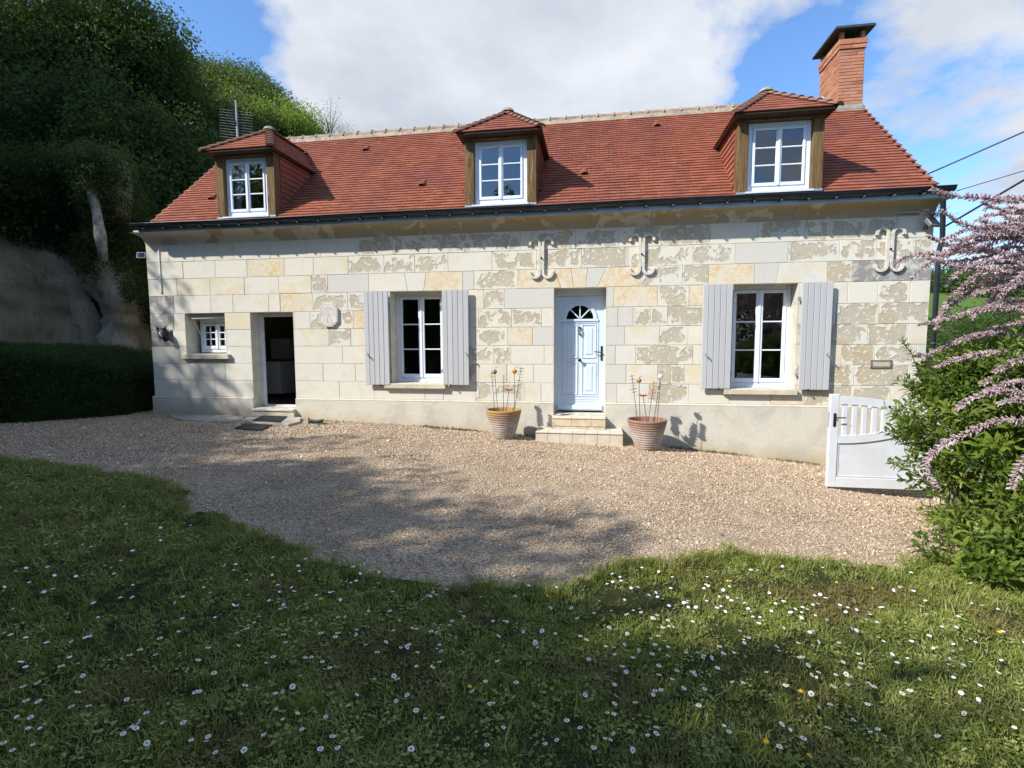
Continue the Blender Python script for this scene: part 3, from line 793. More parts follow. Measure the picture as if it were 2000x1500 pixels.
# small kitchen window with white bar leaning over it
x0, x1, z0, z1 = OP['small_win']
w = obj('window', None, house, label='small barred white window left of the open door')
window_sash(w, x0+.10, x1, z0+.02, z1-.13, .27, fr=.06, sr=.05, bars=2, cols=2)
b = MB(); zsl = Z(400, 693, -.06)
b.box(x0-.08, x1+.08, -.07, .0, z0-.10, z0-.004, .006); b.box(x0+.002, x1-.002, .001, .3, z0-.05, z0-.002); b.build('window_sill', 'limestone', w)
b = MB(); b.box(x0+.002, x1-.002, .10, .32, z1-.13, z1-.004); b.build('roller_box', 'reveal_stone', w)
b = MB(); b.tube([(x0+.09, .10, z1-.10), (x0+.19, .20, z0+.32)], .007, 6); b.tube([(x0+.08, .08, z1-.10), (x1-.04, .08, z1-.085)], .012, 6); b.build('awning_arm', 'plastic_white', w)

# ------------------------------------------------------------------ shutters
iron = 'black_iron'
def shutter(x0, x1, z0, z1, nb, side):
    """boards standing just off the wall; side = -1 left leaf, +1 right leaf"""
    sroot = obj('shutter', None, house)
    w = (x1-x0)/nb; y0 = -.095
    for i in range(nb):
        MB().box(x0+i*w+.0025, x0+(i+1)*w-.0025, y0, y0+.03, z0+rnd.uniform(-.002, .002), z1, .005).build('board', 'shutter_paint', sroot)
    b = MB()
    for z in (z0+.22, z1-.22): b.box(x0+.01, x1-.01, y0+.031, y0+.055, z-.05, z+.05)
    b.build('ledge_bar', 'shutter_paint', sroot)
    xo = x0 if side < 0 else x1; xi = x1 if side < 0 else x0
    h = MB()
    for z in (z0+.25, z1-.25):
        h.box(min(xi, xi-side*.045), max(xi, xi-side*.045), y0+.032, y0+.06, z-.025, z+.025)
        h.tube([(xi-side*.02, y0+.05, z-.04), (xi-side*.02, y0+.05, z+.04)], .012, 8)
    h.build('hinge', 'zinc_light', sroot)
    k = MB(); zc = z0+(z1-z0)*.33; xc = xo-side*.055
    k.tube([(xc-.02, y0+.03, zc+.02), (xc, y0-.03, zc), (xc+.035, y0-.045, zc-.02), (xc+.05, y0-.04, zc-.06)], .009, 6); k.tube([(xc-.01, y0-.02, zc+.03), (xc+.02, y0-.03, zc-.03)], .012, 6)
    k.build('shutter_catch', 'zinc_light', sroot)
    k = MB(); xk = x0+(x1-x0)*(.62 if side < 0 else .3); k.tube([(xk, .0, z0-.015), (xk, y0-.02, z0-.015), (xk, y0-.02, z0+.02)], .008, 6)
    k.build('shutter_stay', 'zinc_dark', sroot)
    return sroot
ys = -.09
shutter(X(711.5, 660, ys)+.002, X(759.5, 660, ys), Z(735, 751.5, ys), Z(735, 570, ys), 5, -1)
shutter(X(864, 660, ys), X(915.5, 660, ys), Z(890, 752, ys), Z(890, 566, ys), 5, 1)
shutter(X(1371, 660, ys), X(1429, 660, ys), Z(1400, 759, ys), Z(1400, 555.5, ys), 5, -1)
shutter(X(1563.5, 660, ys), X(1623.5, 660, ys), Z(1590, 761.5, ys), Z(1590, 551.5, ys), 5, 1)

# ------------------------------------------------------------------ front door
x0, x1, z0, z1 = OP['door']
fd = obj('front_door', None, house, label='pale blue panelled door with a fan light')
b = MB(); yf = .285
b.box(x0+.002, x0+.035, yf-.01, yf+.05, z0+.01, z1-.11); b.box(x1-.035, x1-.002, yf-.01, yf+.05, z0+.01, z1-.11); b.box(x0+.002, x1-.002, yf-.012, yf+.05, z1-.12, z1-.002)
b.build('door_frame', 'door_paint', fd)
l0, l1 = x0+.037, x1-.037; lz0, lz1 = z0+.03, z1-.125; cx = (l0+l1)/2-.005; fz = Z(1133, 623, yf); frd = .262
# leaf face with a half-round hole
leaf = MB(); n = 16
arc = [(cx+frd*math.cos(math.pi*k/n), fz+frd*math.sin(math.pi*k/n)) for k in range(n+1)]
leaf.box(l0, l1, yf, yf+.04, lz0, fz)
top = lz1
pts = [(l1, fz)] + [(l1, top), (l0, top), (l0, fz)]
for k in range(n):
    (a0, a1), (b0, b1) = arc[k], arc[k+1]
    def outp(k):
        t = math.pi*k/n; dx, dz = math.cos(t), math.sin(t)
        s1 = ((l1-cx)/dx if dx > 1e-6 else (l0-cx)/dx if dx < -1e-6 else 9); s2 = (top-fz)/dz if dz > 1e-6 else 9
        s_ = min(s1, s2); return (cx+dx*s_, fz+dz*s_)
    o0, o1 = outp(k), outp(k+1)
    q = [(a0, a1), o0, o1, (b0, b1)]
    if (o0[0] == l1) != (o1[0] == l1) or abs(o0[0]-l1) < 1e-6 and abs(o1[1]-top) < 1e-6 and abs(o1[0]-l1) > 1e-6: q = [(a0, a1), o0, (l1, top), o1, (b0, b1)]
    elif abs(o1[0]-l0) < 1e-6 and abs(o0[1]-top) < 1e-6 and abs(o0[0]-l0) > 1e-6: q = [(a0, a1), o0, (l0, top), o1, (b0, b1)]
    m = len(q); leaf.add([(x, yf, z) for x, z in q], [tuple(range(m))])
leaf.build('door_leaf', 'door_paint', fd)
# moulded arch, fan bars, panes
ar = MB()
for r0, r1, yy in ((.262, .300, -.022), (.238, .262, -.012)):
    for k in range(n):
        t0, t1 = math.pi*k/n, math.pi*(k+1)/n
        q = [(cx+r*math.cos(t), fz+r*math.sin(t)) for r, t in ((r0, t0), (r1, t0), (r1, t1), (r0, t1))]
        ar.hexa([(q[i][0], yf+.002, q[i][1]) for i in range(4)] + [(q[i][0], yf+yy, q[i][1]) for i in range(4)])
ar.box(cx-.325, cx+.325, yf-.024, yf+.002, fz-.045, fz-.002, .006)
for a in (45, 90, 135):
    t = R(a); dx, dz = math.cos(t), math.sin(t); px, pz = -dz*.011, dx*.011
    ar.hexa([(cx+dx*r+px*s, yf+yy, fz+dz*r+pz*s) for yy in (.02, -.015) for r, s in ((.0, -1), (.24, -1), (.24, 1), (.0, 1))])
ar.build('fan_light_frame', 'door_paint', fd)
for k in range(4):
    p = MB(); ts = [math.pi*(k/4+j/16) for j in range(5)]
    p.add([(cx, yf+.012, fz)] + [(cx+.245*math.cos(t), yf+.012, fz+.245*math.sin(t)) for t in ts], [tuple(range(6))]); p.build('pane', 'window_glass', fd)
def panel(ax0, ax1, az0, az1):
    p = MB()
    for g_, yy in ((0, -.012), (.018, -.012)): pass
    o_ = [(ax0, az0), (ax1, az0), (ax1, az1), (ax0, az1)]
    def ring(g): return [(ax0+g, az0+g), (ax1-g, az0+g), (ax1-g, az1-g), (ax0+g, az1-g)]
    lv = [(0, -.001), (.004, -.014), (.014, -.014), (.022, -.001), (.055, -.002), (.075, -.014)]
    rs = [[(x, yf+y, z) for x, z in ring(g)] for g, y in lv]; vs = sum(rs, [])
    fs = [(i*4+k, i*4+(k+1) % 4, (i+1)*4+(k+1) % 4, (i+1)*4+k) for i in range(len(lv)-1) for k in range(4)] + [tuple(range(len(vs)-4, len(vs)))]
    p.add(vs, fs); return p.build('door_panel', 'door_paint', fd)
fr_ = MB(); a0, a1 = cx-.325, cx+.325; pz0, pz1 = Z(1133, 774, yf), Z(1133, 630, yf)
for (q0, q1, c0, c1) in ((a0, a0+.016, pz0, pz1), (a1-.016, a1, pz0, pz1), (a0, a1, pz0-.001, pz0+.016), (a0, a1, pz1-.016, pz1)): fr_.box(q0, q1, yf-.012-.0005*q0, yf+.001, c0, c1)
fr_.box(a0, a1, yf-.008, yf+.001, pz0-.055, pz0-.045); fr_.box(a0, a1, yf-.006, yf+.001, pz0-.09, pz0-.084)
fr_.box(l0+.01, l1-.01, yf-.045, yf+.001, lz0+.02, lz0+.11, .012)
fr_.build('door_moulding', 'door_paint', fd)
zmid = Z(1133, 703, yf)
panel(a0+.035, cx-.035, zmid+.035, pz1-.035); panel(cx+.035, a1-.035, zmid+.035, pz1-.035); panel(a0+.035, cx-.035, pz0+.035, zmid-.035); panel(cx+.035, a1-.035, pz0+.035, zmid-.035)
kn = MB(); kz = Z(1133, 703, yf)
kn.tube([(cx, yf, kz), (cx, yf-.05, kz)], [.022, .012], 12); kn.tube([(cx, yf-.045, kz), (cx, yf-.06, kz), (cx, yf-.08, kz), (cx, yf-.09, kz)], [.012, .032, .032, .012], 12)
kn.build('door_knob', iron, fd, smooth=True)
kn = MB(); kz = Z(1133, 640, yf)
kn.tube([(cx, yf, kz), (cx, yf-.04, kz)], .02, 12); kn.tube([(cx, yf-.035, kz), (cx-.012, yf-.045, kz-.03), (cx-.012, yf-.045, kz-.085), (cx, yf-.035, kz-.115), (cx+.012, yf-.045, kz-.085), (cx+.012, yf-.045, kz-.03), (cx, yf-.035, kz)], .007, 8)
kn.tube([(cx, yf-.0, kz-.115), (cx, yf-.05, kz-.115)], .017, 10)
kn.build('door_knocker', iron, fd, smooth=True)
kn = MB(); hx = X(1175, 690, yf); hz = Z(1175, 690, yf)
kn.box(hx-.018, hx+.018, yf-.012, yf, hz-.13, hz+.13, .004); kn.tube([(hx, yf, hz+.02), (hx, yf-.05, hz+.02), (hx-.03, yf-.055, hz+.02), (hx-.13, yf-.055, hz+.028)], .009, 8)
kn.build('door_handle', 'zinc_dark', fd)

# tiled steps in front of the door
steps = obj('door_steps', None, house, label='two pale tiled steps below the blue door')
sx0, sx1 = x0-.03, x1+.03
b = MB(); b.box(x0+.002, x1-.002, -.26, .28, -1.2, Z(1133, 816, -.285)-.024); b.box(X(1048, 845, -.62), X(1217, 845, -.62), -.60, -.03, -1.3, Z(1133, 845, -.62)-.025); b.build('step_core', 'mortar', steps)
t1 = Z(1133, 816, -.285)
for xa, xb in zip([x0-.005, x0+.33, x0+.66], [x0+.33, x0+.66, x1+.005]):
    b = MB(); b.box(xa+.002, xb-.002, -.285, .27, t1-.022, t1, .004); b.build('tread_tile', 'step_tile', steps)
    b = MB(); b.box(xa+.002, xb-.002, -.272, -.258, Z(1133, 833, -.28), t1-.024, .003); b.build('riser_tile', 'step_tile_warm', steps)
t2 = Z(1133, 845, -.62); lx0, lx1 = X(1046, 850, -.62), X(1217, 850, -.62)
ed = np.linspace(lx0, lx1, 8)
for xa, xb in zip(ed[:-1], ed[1:]):
    b = MB(); b.box(xa+.002, xb-.002, -.625, -.29, t2-.022, t2+rnd.uniform(-.001, .001), .004); b.build('tread_tile', 'step_tile', steps)
    b = MB(); b.box(xa+.002, xb-.002, -.612, -.598, t2-.22, t2-.024, .003); b.build('riser_tile', 'step_tile', steps)
for (xa, xb) in ((lx0+.002, x0-.01), (x1+.01, lx1-.002)):
    b = MB(); b.box(xa, xb, -.288, -.034, t2-.022, t2, .003); b.build('tread_tile', 'step_tile', steps)
b = MB(); b.box(lx1-.012, lx1, -.598, -.03, t2-.3, t2-.024); b.box(lx0, lx0+.012, -.598, -.03, t2-.3, t2-.024); b.build('step_side', 'step_tile', steps)

# ------------------------------------------------------------------ open kitchen door and what shows inside
x0, x1, z0, z1 = OP['left_door']
kd = obj('open_doorway', None, house, label='open doorway showing a dark kitchen')
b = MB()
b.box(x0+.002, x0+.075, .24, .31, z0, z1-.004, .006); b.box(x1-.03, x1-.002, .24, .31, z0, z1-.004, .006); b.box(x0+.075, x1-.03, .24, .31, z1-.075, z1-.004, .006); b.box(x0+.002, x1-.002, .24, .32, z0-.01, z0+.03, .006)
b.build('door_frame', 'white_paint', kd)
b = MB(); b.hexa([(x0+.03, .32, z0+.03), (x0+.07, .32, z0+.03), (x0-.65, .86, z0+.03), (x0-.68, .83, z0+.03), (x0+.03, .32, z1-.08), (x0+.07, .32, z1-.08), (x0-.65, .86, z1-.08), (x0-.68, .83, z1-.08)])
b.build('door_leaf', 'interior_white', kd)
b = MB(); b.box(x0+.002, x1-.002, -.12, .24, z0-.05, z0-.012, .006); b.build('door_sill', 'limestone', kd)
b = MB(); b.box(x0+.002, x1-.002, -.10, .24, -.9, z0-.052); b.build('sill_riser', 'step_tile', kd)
fx0, fx1 = P(529, 700, 2.6).x, P(566, 700, 2.6).x; fzt = P(548, 661, 2.6).z
fridge = thing('refrigerator', 'white refrigerator seen dimly through the open kitchen doorway', 'refrigerator', ((fx0+fx1)/2, 2.9, -.215))
b = MB(); b.box(fx0, fx1, 2.64, 3.3, -.2, fzt, .01); b.build('cabinet', 'interior_white', fridge)
b = MB(); b.box(fx0+.004, fx1-.004, 2.6, 2.635, -.15, .42, .008); b.box(fx0+.004, fx1-.004, 2.6, 2.635, .44, fzt-.01, .008); b.build('door', 'interior_white', fridge)
kx0, kx1 = P(512, 730, 1.7).x, P(546, 730, 1.7).x; kzt = P(530, 706, 1.7).z
kc = thing('kitchen_cupboard', 'low white kitchen cupboard inside the open doorway', 'cupboard', ((kx0+kx1)/2, 2.0, -.215))
b = MB(); b.box(kx0, kx1, 1.74, 2.3, -.12, kzt); b.build('cabinet', 'interior_white', kc)
b = MB(); b.box(kx0, kx1+.02, 1.68, 2.3, kzt+.002, kzt+.035); b.build('worktop', 'dark_wood', kc)
for q in (0, 1):
    b = MB(); b.box(kx0+.01+q*(kx1-kx0)/2, kx0-.01+(q+1)*(kx1-kx0)/2, 1.71, 1.735, -.10, kzt-.02, .006); b.build('door', 'interior_white', kc)

# ------------------------------------------------------------------ dormers
def dormer(k, labels):
    x0, x1 = DX[k]; yf = -.30; zb = 3.335; zt = 4.42; zl = 4.50; cx = (x0+x1)/2; pw = .155
    d = obj('dormer', None, house, label=labels)
    for a0, a1 in ((x0, x0+pw), (x1-pw, x1)):
        b = MB(); b.box(a0, a1, yf, yf+.17, zb+.03, zt-.0, .006); b.build('post', 'oak_beam', d)
        b = MB(); b.box(a0-.004, a1+.004, yf-.012, yf+.17, zb-.005, zb+.028, .003); b.build('post_foot', 'zinc_light', d)
    b = MB(); b.box(x0-.01, x1+.01, yf-.012, yf+.17, zt+.002, zl, .008); b.build('lintel', 'oak_beam', d)
    # cheeks: studs hidden, tiles on the outside
    yb = -.3+(zl-3.30)/RM
    for s, xx_ in ((-1, x0), (1, x1)):
        b = MB(); t = .05*s*-1
        tri = [(yf+.17, zb), (yf+.17, zl), (yb+.1, zl), ]
        b.add([(xx_, y, z) for y, z in tri] + [(xx_+t, y, z) for y, z in tri], [(0, 1, 2), (3, 5, 4), (0, 3, 4, 1), (1, 4, 5, 2)]); b.build('cheek', 'dark_wood', d)
        nr = 12; sh_ = (zl-zb)/nr
        for r in range(nr):
            zlow = zb+r*sh_; ya = yf+.172; ye = -.3+(zlow-3.30)/RM+.10
            c = MB(); y = ya-(r % 2)*.07
            while y < ye:
                y2 = min(y+.14, ye); y1 = max(y, ya)
                if y2-y1 > .015:
                    c.tint = tint_of(); o0 = xx_+s*.022; o1 = xx_+s*.004
                    c.hexa([(o0, y1+.001, zlow), (o0, y2-.001, zlow), (xx_, y2-.001, zlow), (xx_, y1+.001, zlow), (o1, y1+.001, zlow+sh_*1.15), (o1, y2-.001, zlow+sh_*1.15), (xx_-s*.002, y2-.001, zlow+sh_*1.15), (xx_-s*.002, y1+.001, zlow+sh_*1.15)])
                y += .14
            if c.v: c.build('cheek_tile_row', 'clay_tile', d)
    # roof: hipped front, two side slopes
    ov = .085; ex0, ex1, ey = x0-ov, x1+ov, yf-.19; ez = 4.485; zr = 5.16; ay = .50; hw = (x1-x0)/2+ov
    ybk = -.3+(zr-3.30)/RM; yel = -.3+(ez-3.30)/RM
    A = Vector((cx, ay, zr)); B = Vector((cx, ybk, zr)); FL = Vector((ex0, ey, ez)); FR = Vector((ex1, ey, ez)); BL = Vector((ex0, yel, ez)); BR = Vector((ex1, yel, ez))
    dn = Vector((0, 0, .028))
    b = MB(); b.add([FL, FR, A, B, BL, BR, FL-dn, FR-dn, BL-dn, BR-dn], [(0, 1, 2), (0, 2, 3, 4), (1, 5, 3, 2), (6, 7, 1, 0), (7, 9, 5, 1), (6, 0, 4, 8), (6, 8, 9, 7)])
    b.build('dormer_roof_boards', 'dark_wood', d)
    # tiles of the three slopes (the front hip: one row = tiles of its own)
    def slope(o, ax, upv, L, W, edge, rows, nm):
        """o: lower left corner, ax: unit along the eave, upv: unit up the slope, edge(s)->(a,b) extent along ax at height s"""
        nn = ax.cross(upv).normalized()
        if nn.z < 0: nn = -nn
        ex_ = L/rows
        for r in range(rows):
            s_ = r*ex_-.012; lo, hi = edge(max(0, s_)/L); t = lo-(r % 2)*.08
            c = MB()
            while t < hi:
                t0, t1_ = max(t, lo), min(t+.16, hi)
                if t1_-t0 > .02:
                    c.tint = tint_of(); l2, h2 = edge(min(1, (s_+ex_*1.25)/L))
                    q0, q1 = max(t0, l2), min(t1_, h2)
                    if q1 <= q0: q0 = q1 = (q0+q1)/2
                    lw = .010+.004*rnd.random()
                    P0 = lambda a, s__, h: o+ax*a+upv*s__+nn*h
                    c.hexa([P0(t0+.001, s_, lw), P0(t1_-.001, s_, lw), P0(q1, s_+ex_*1.25, .0), P0(q0, s_+ex_*1.25, .0),
                            P0(t0+.001, s_+.002, lw+.014), P0(t1_-.001, s_+.002, lw+.014), P0(q1, s_+ex_*1.25, .008), P0(q0, s_+ex_*1.25, .008)])
                t += .16
            if c.v: c.build(nm, 'clay_tile', d)
    up = (A-(FL+FR)/2).normalized(); L = (A-(FL+FR)/2).length
    slope(FL, Vector((1, 0, 0)), up, L, 2*hw, lambda s: (hw*s, 2*hw-hw*s), 8, 'hip_tile_row')
    lb = yel-ey
    for s, o in ((-1, FL), (1, FR)):
        up2 = (Vector((cx, ey, zr))-Vector((ex0 if s < 0 else ex1, ey, ez))).normalized(); L2 = (Vector((cx, 0, zr))-Vector((ex0, 0, ez))).length
        slope(o, Vector((0, 1, 0)), up2, L2, lb, lambda q: ((ay-ey)*q, lb+(ybk-yel)*q), 8, 'side_tile_row')
    # hip tiles
    for s, o in ((-1, FL), (1, FR)):
        dirv = (A-o); Lh = dirv.length; dirv.normalize(); nh = 8
        side = dirv.cross(Vector((0, 0, 1))).normalized(); upn = side.cross(dirv).normalized()
        for i in range(nh):
            h = MB(); a_ = o+dirv*(Lh*i/nh-.03); c_ = o+dirv*(Lh*(i+1)/nh+.02); vs = []
            for p_, r_, lf in ((a_, .078, .030), (c_, .062, .012)):
                for kk in range(7):
                    t = math.pi*kk/6; vs.append(p_+side*(-r_*1.15*math.cos(t))+upn*(r_*.62*math.sin(t)+lf-.01))
            h.add(vs, [(kk, kk+1, 8+kk, 7+kk) for kk in range(6)] + [tuple(range(7))]); h.build('hip_tile', 'hip_tile', d)
    h = MB()
    for i in range(3):
        a_, c_ = ay+(ybk-ay)*i/3-.02, ay+(ybk-ay)*(i+1)/3
        vs = [(cx-r_*1.2*math.cos(math.pi*kk/6), y_, zr+.01+r_*.7*math.sin(math.pi*kk/6)) for y_, r_ in ((a_, .075), (c_, .065)) for kk in range(7)]
        h.add(vs, [(kk, kk+1, 8+kk, 7+kk) for kk in range(6)] + [tuple(range(7))])
    h.build('dormer_ridge', 'hip_tile', d)
    h = MB(); h.lathe([(.0, .075), (.05, .07), (.095, .045), (.12, 0)], 10, (cx, ay, zr+.02)); h.build('mortar_cap', 'lime_mortar', d)
    # window
    window_sash(d, x0+pw+.002, x1-pw-.002, zb+.035, zt-.002, yf+.075, fr=.075, sr=.04, bars=2)
    b = MB(); b.hexa([(x0+pw-.03, yf-.03, zb-.0), (x1-pw+.03, yf-.03, zb-.0), (x1-pw+.03, yf+.1, zb-.0), (x0+pw-.03, yf+.1, zb-.0), (x0+pw-.03, yf-.03, zb+.028), (x1-pw+.03, yf-.03, zb+.028), (x1-pw, yf+.075, zb+.05), (x0+pw, yf+.075, zb+.05)])
    b.build('window_sill', 'white_paint', d)
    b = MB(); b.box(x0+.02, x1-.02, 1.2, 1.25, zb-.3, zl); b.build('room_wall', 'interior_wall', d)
    return d, (x0, x1, yf, zb, zt, pw)
D1, dd = dormer(0, 'left dormer with a white curtain in its window')
x0, x1, yf, zb, zt, pw = dd
cu = MB(); n = 26; cxr = x0+pw+.06; vs = []
for j in range(9):
    for i in range(n):
        t = i/(n-1); w_ = (.30-.16*min(1, max(0, (j-1)/5))+.05*max(0, (j-6)/2)) ; xx_ = cxr+w_*t
        vs.append((xx_, yf+.2+.02*math.sin(t*30), zt-.08-j*(zt-zb-.12)/8))
cu.add(vs, [(j*n+i, j*n+i+1, (j+1)*n+i+1, (j+1)*n+i) for j in range(8) for i in range(n-1)]); cu.build('curtain', 'curtain', D1, smooth=True)
dormer(1, 'middle dormer above the tall left window')
dormer(2, 'right dormer beside the brick chimney')

# ------------------------------------------------------------------ chimney
ch = obj('chimney', None, house, label='tall orange brick chimney with a slate cap')
cx0, cx1, cy0, cy1 = 4.50, 4.93, 2.0, 2.86; zc0, zc1 = 5.30, 6.50
b = MB(); b.box(cx0+.008, cx1-.008, cy0+.008, cy1-.008, 4.6, zc1+.17); b.build('chimney_core', 'brick_mortar', ch)
b = MB(); b.hexa([(cx0-.02, cy0-.03, rz(cy0)-.12), (cx1+.02, cy0-.03, rz(cy0)-.12), (cx1+.02, cy1, rz(cy0)-.12), (cx0-.02, cy1, rz(cy0)-.12), (cx0-.015, cy0-.02, rz(cy0)+.11), (cx1+.015, cy0-.02, rz(cy0)+.11), (cx1+.015, cy1, rz(RY)+.16), (cx0-.015, cy1, rz(RY)+.16)]); b.build('cement_flashing', 'cement', ch)
nrw = 17; bh = (zc1-5.50)/nrw*1.0
for r in range(nrw):
    zz0 = 5.50+r*bh; g = .005
    def faces(a0, a1, n_, off):
        e = [a0] + [a0+(a1-a0)*(i+off)/n_ for i in range(1 if off == 0 else 0, n_+1) if a0+.03 < a0+(a1-a0)*(i+off)/n_ < a1-.03] + [a1]
        return zip(e[:-1], e[1:])
    for xa, xb in faces(cx0, cx1, 2, .5*(r % 2)):
        MB().box(xa+g, xb-g, cy0-rnd.uniform(0, .004), cy0+.03, zz0+g*.8, zz0+bh-g*.8, .003).build('brick', 'brick', ch)
    for ya, yb_ in faces(cy0, cy1, 4, .5*((r+1) % 2)):
        e = rnd.uniform(0, .004)
        MB().add([(cx0-e, ya+g, zz0+g*.8), (cx0-e, yb_-g, zz0+g*.8), (cx0-e, yb_-g, zz0+bh-g*.8), (cx0-e, ya+g, zz0+bh-g*.8), (cx0+.03, ya+g, zz0+g*.8), (cx0+.03, yb_-g, zz0+g*.8), (cx0+.03, yb_-g, zz0+bh-g*.8), (cx0+.03, ya+g, zz0+bh-g*.8)], [(3, 2, 1, 0), (0, 1, 5, 4), (3, 7, 6, 2), (0, 4, 7, 3), (1, 2, 6, 5)]).build('brick', 'brick', ch)
rb = MB(); rb.box(cx1-.03, cx1+.001, cy0+.004, cy1, 5.50, zc1); rb.build('rear_brick_face', 'brick', ch)
for kx, (z0_, z1_, o_) in enumerate(((zc1+.002, zc1+.07, .022), (zc1+.078, zc1+.17, .032))):
    for i in range(2):
        xa, xb = cx0-o_+(cx1-cx0+2*o_)*i/2, cx0-o_+(cx1-cx0+2*o_)*(i+1)/2
        b = MB(); b.box(xa+.002, xb-.002, cy0-o_, cy0+.05, z0_, z1_, .004); b.build('brick', 'brick', ch)
    for i in range(4):
        ya, yb_ = cy0+.052+(cy1-cy0+o_-.052)*i/4, cy0+.052+(cy1-cy0+o_-.052)*(i+1)/4
        b = MB(); b.box(cx0-o_, cx0+.05, ya+.002, yb_-.002, z0_, z1_); b.box(cx1-.05, cx1+o_, ya+.002, yb_-.002, z0_, z1_); b.build('brick', 'brick', ch)
for xa in (cx0, cx1-.07):
    for ya in (cy0+.0, cy1-.09):
        b = MB(); b.box(xa, xa+.07, ya, ya+.09, zc1+.17, zc1+.36, .004); b.build('cap_pier', 'brick', ch)
b = MB(); b.box(cx0+.05, cx1-.05, cy0+.2, cy1-.1, zc1+.17, zc1+.24); b.build('flue', 'black_iron', ch)
capz = Z(1660, 48, 1.86)-.045
b = MB(); b.hexa([(cx0-.14, cy0-.14, capz-.0), (cx1+.11, cy0-.14, capz-.0), (cx1+.11, cy1+.08, capz-.0), (cx0-.14, cy1+.08, capz-.0), (cx0-.13, cy0-.13, capz+.045), (cx1+.10, cy0-.13, capz+.045), (cx1+.10, cy1+.07, capz+.045), (cx0-.13, cy1+.07, capz+.045)])
b.build('cap_slab', 'slate', ch)
print('chimney cap z', capz, 'piers to', zc1+.36)

# ------------------------------------------------------------------ wall anchors (curled iron ties, painted stone colour)
def anchor(u, v0, v1):
    y = -.045; xt = X(u, (v0+v1)/2, y); zt_, zb_ = Z(u, v0, y), Z(u, v1, y); hh = (zt_-zb_)/2; zc = (zt_+zb_)/2
    m = MB()
    for s in (-1, 1):
        pts = []; rr = .082; ox = .030
        for top_ in (1, -1):
            arc_ = []
            for i in range(11):
                t = math.pi*i/10*1.08
                arc_.append((xt+s*(ox+rr-rr*math.cos(t)), zc+top_*(hh-rr+rr*math.sin(t)*1.0)))
            pts.append(arc_)
        path = list(reversed(pts[0])) + pts[1]
        # rectangular bar swept along the path
        hw_, dp_ = .021, .04; vs = []
        for i, (px_, pz_) in enumerate(path):
            a = Vector(path[max(i-1, 0)]); c_ = Vector(path[min(i+1, len(path)-1)]); t = (c_-a).normalized(); nn = Vector((-t.y, t.x))*hw_
            vs += [(px_-nn.x, y, pz_-nn.y), (px_+nn.x, y, pz_+nn.y), (px_+nn.x, y+dp_, pz_+nn.y), (px_-nn.x, y+dp_, pz_-nn.y)]
        fs = [(4*i+k, 4*i+(k+1) % 4, 4*i+4+(k+1) % 4, 4*i+4+k) for i in range(len(path)-1) for k in range(4)] + [(3, 2, 1, 0), (len(vs)-4, len(vs)-3, len(vs)-2, len(vs)-1)]
        m.add(vs, fs)
    m.box(xt-.01, xt+.01, y+.004, y+.03, zc-.2, zc+.2)
    a_ = m.build('wall_anchor', 'anchor_paint', house)
    b = MB(); b.tube([(xt, y+.01, zc+.005), (xt, y-.03, zc+.005)], [.018, .012], 6); b.build('anchor_bolt', 'black_iron', a_)
anchor(1057, 466, 542); anchor(1253.5, 458, 535); anchor(1739, 445, 528)

# white cable trunking on the left of the wall
tr = MB(); xa, xb = X(308, 490, -.012), X(314, 570, -.012)
tr.hexa([(xb-.02, -.018, Z(314, 572, 0)), (xb+.02, -.018, Z(314, 572, 0)), (xb+.02, .0, Z(314, 572, 0)), (xb-.02, .0, Z(314, 572, 0)), (xb-.02, -.018, Z(308, 486, 0)), (xb+.02, -.018, Z(308, 486, 0)), (xb+.02, .0, Z(308, 486, 0)), (xb-.02, .0, Z(308, 486, 0))])
tr.build('cable_trunking', 'plastic_white', house)

# ------------------------------------------------------------------ scattering (geometry nodes over real points)
def coll(name, meshes):
    c = bpy.data.collections.new(name)
    for i, me in enumerate(meshes): c.objects.link(bpy.data.objects.new(name, me))
    return c
_ng = {}
def scatter(name, pts, rots, scl, c, parent=None, kind=None, label=None):
    me = bpy.data.meshes.new(name); me.vertices.add(len(pts)); me.vertices.foreach_set('co', np.asarray(pts, np.float32).ravel())
    a = me.attributes.new('rot', 'FLOAT_VECTOR', 'POINT'); a.data.foreach_set('vector', np.asarray(rots, np.float32).ravel())
    a = me.attributes.new('scl', 'FLOAT', 'POINT'); a.data.foreach_set('value', np.asarray(scl, np.float32).ravel())
    o = obj(name, me, parent, kind, label)
    if c.name not in _ng:
        g = bpy.data.node_groups.new('scatter_'+c.name, 'GeometryNodeTree'); _ng[c.name] = g
        g.interface.new_socket('Geometry', in_out='INPUT', socket_type='NodeSocketGeometry'); g.interface.new_socket('Geometry', in_out='OUTPUT', socket_type='NodeSocketGeometry')
        n = g.nodes; l = g.links
        gi = n.new('NodeGroupInput'); go = n.new('NodeGroupOutput'); ip = n.new('GeometryNodeInstanceOnPoints'); ci = n.new('GeometryNodeCollectionInfo')
        ci.inputs['Collection'].default_value = c; ci.inputs['Separate Children'].default_value = True; ci.inputs['Reset Children'].default_value = True
        ra = n.new('GeometryNodeInputNamedAttribute'); ra.data_type = 'FLOAT_VECTOR'; ra.inputs['Name'].default_value = 'rot'
        sa = n.new('GeometryNodeInputNamedAttribute'); sa.data_type = 'FLOAT'; sa.inputs['Name'].default_value = 'scl'
        l.new(gi.outputs[0], ip.inputs['Points']); l.new(ci.outputs[0], ip.inputs['Instance']); ip.inputs['Pick Instance'].default_value = True
        l.new(ra.outputs[0], ip.inputs['Rotation']); l.new(sa.outputs[0], ip.inputs['Scale']); l.new(ip.outputs[0], go.inputs[0])
    md = o.modifiers.new('scatter', 'NODES'); md.node_group = _ng[c.name]
    return o
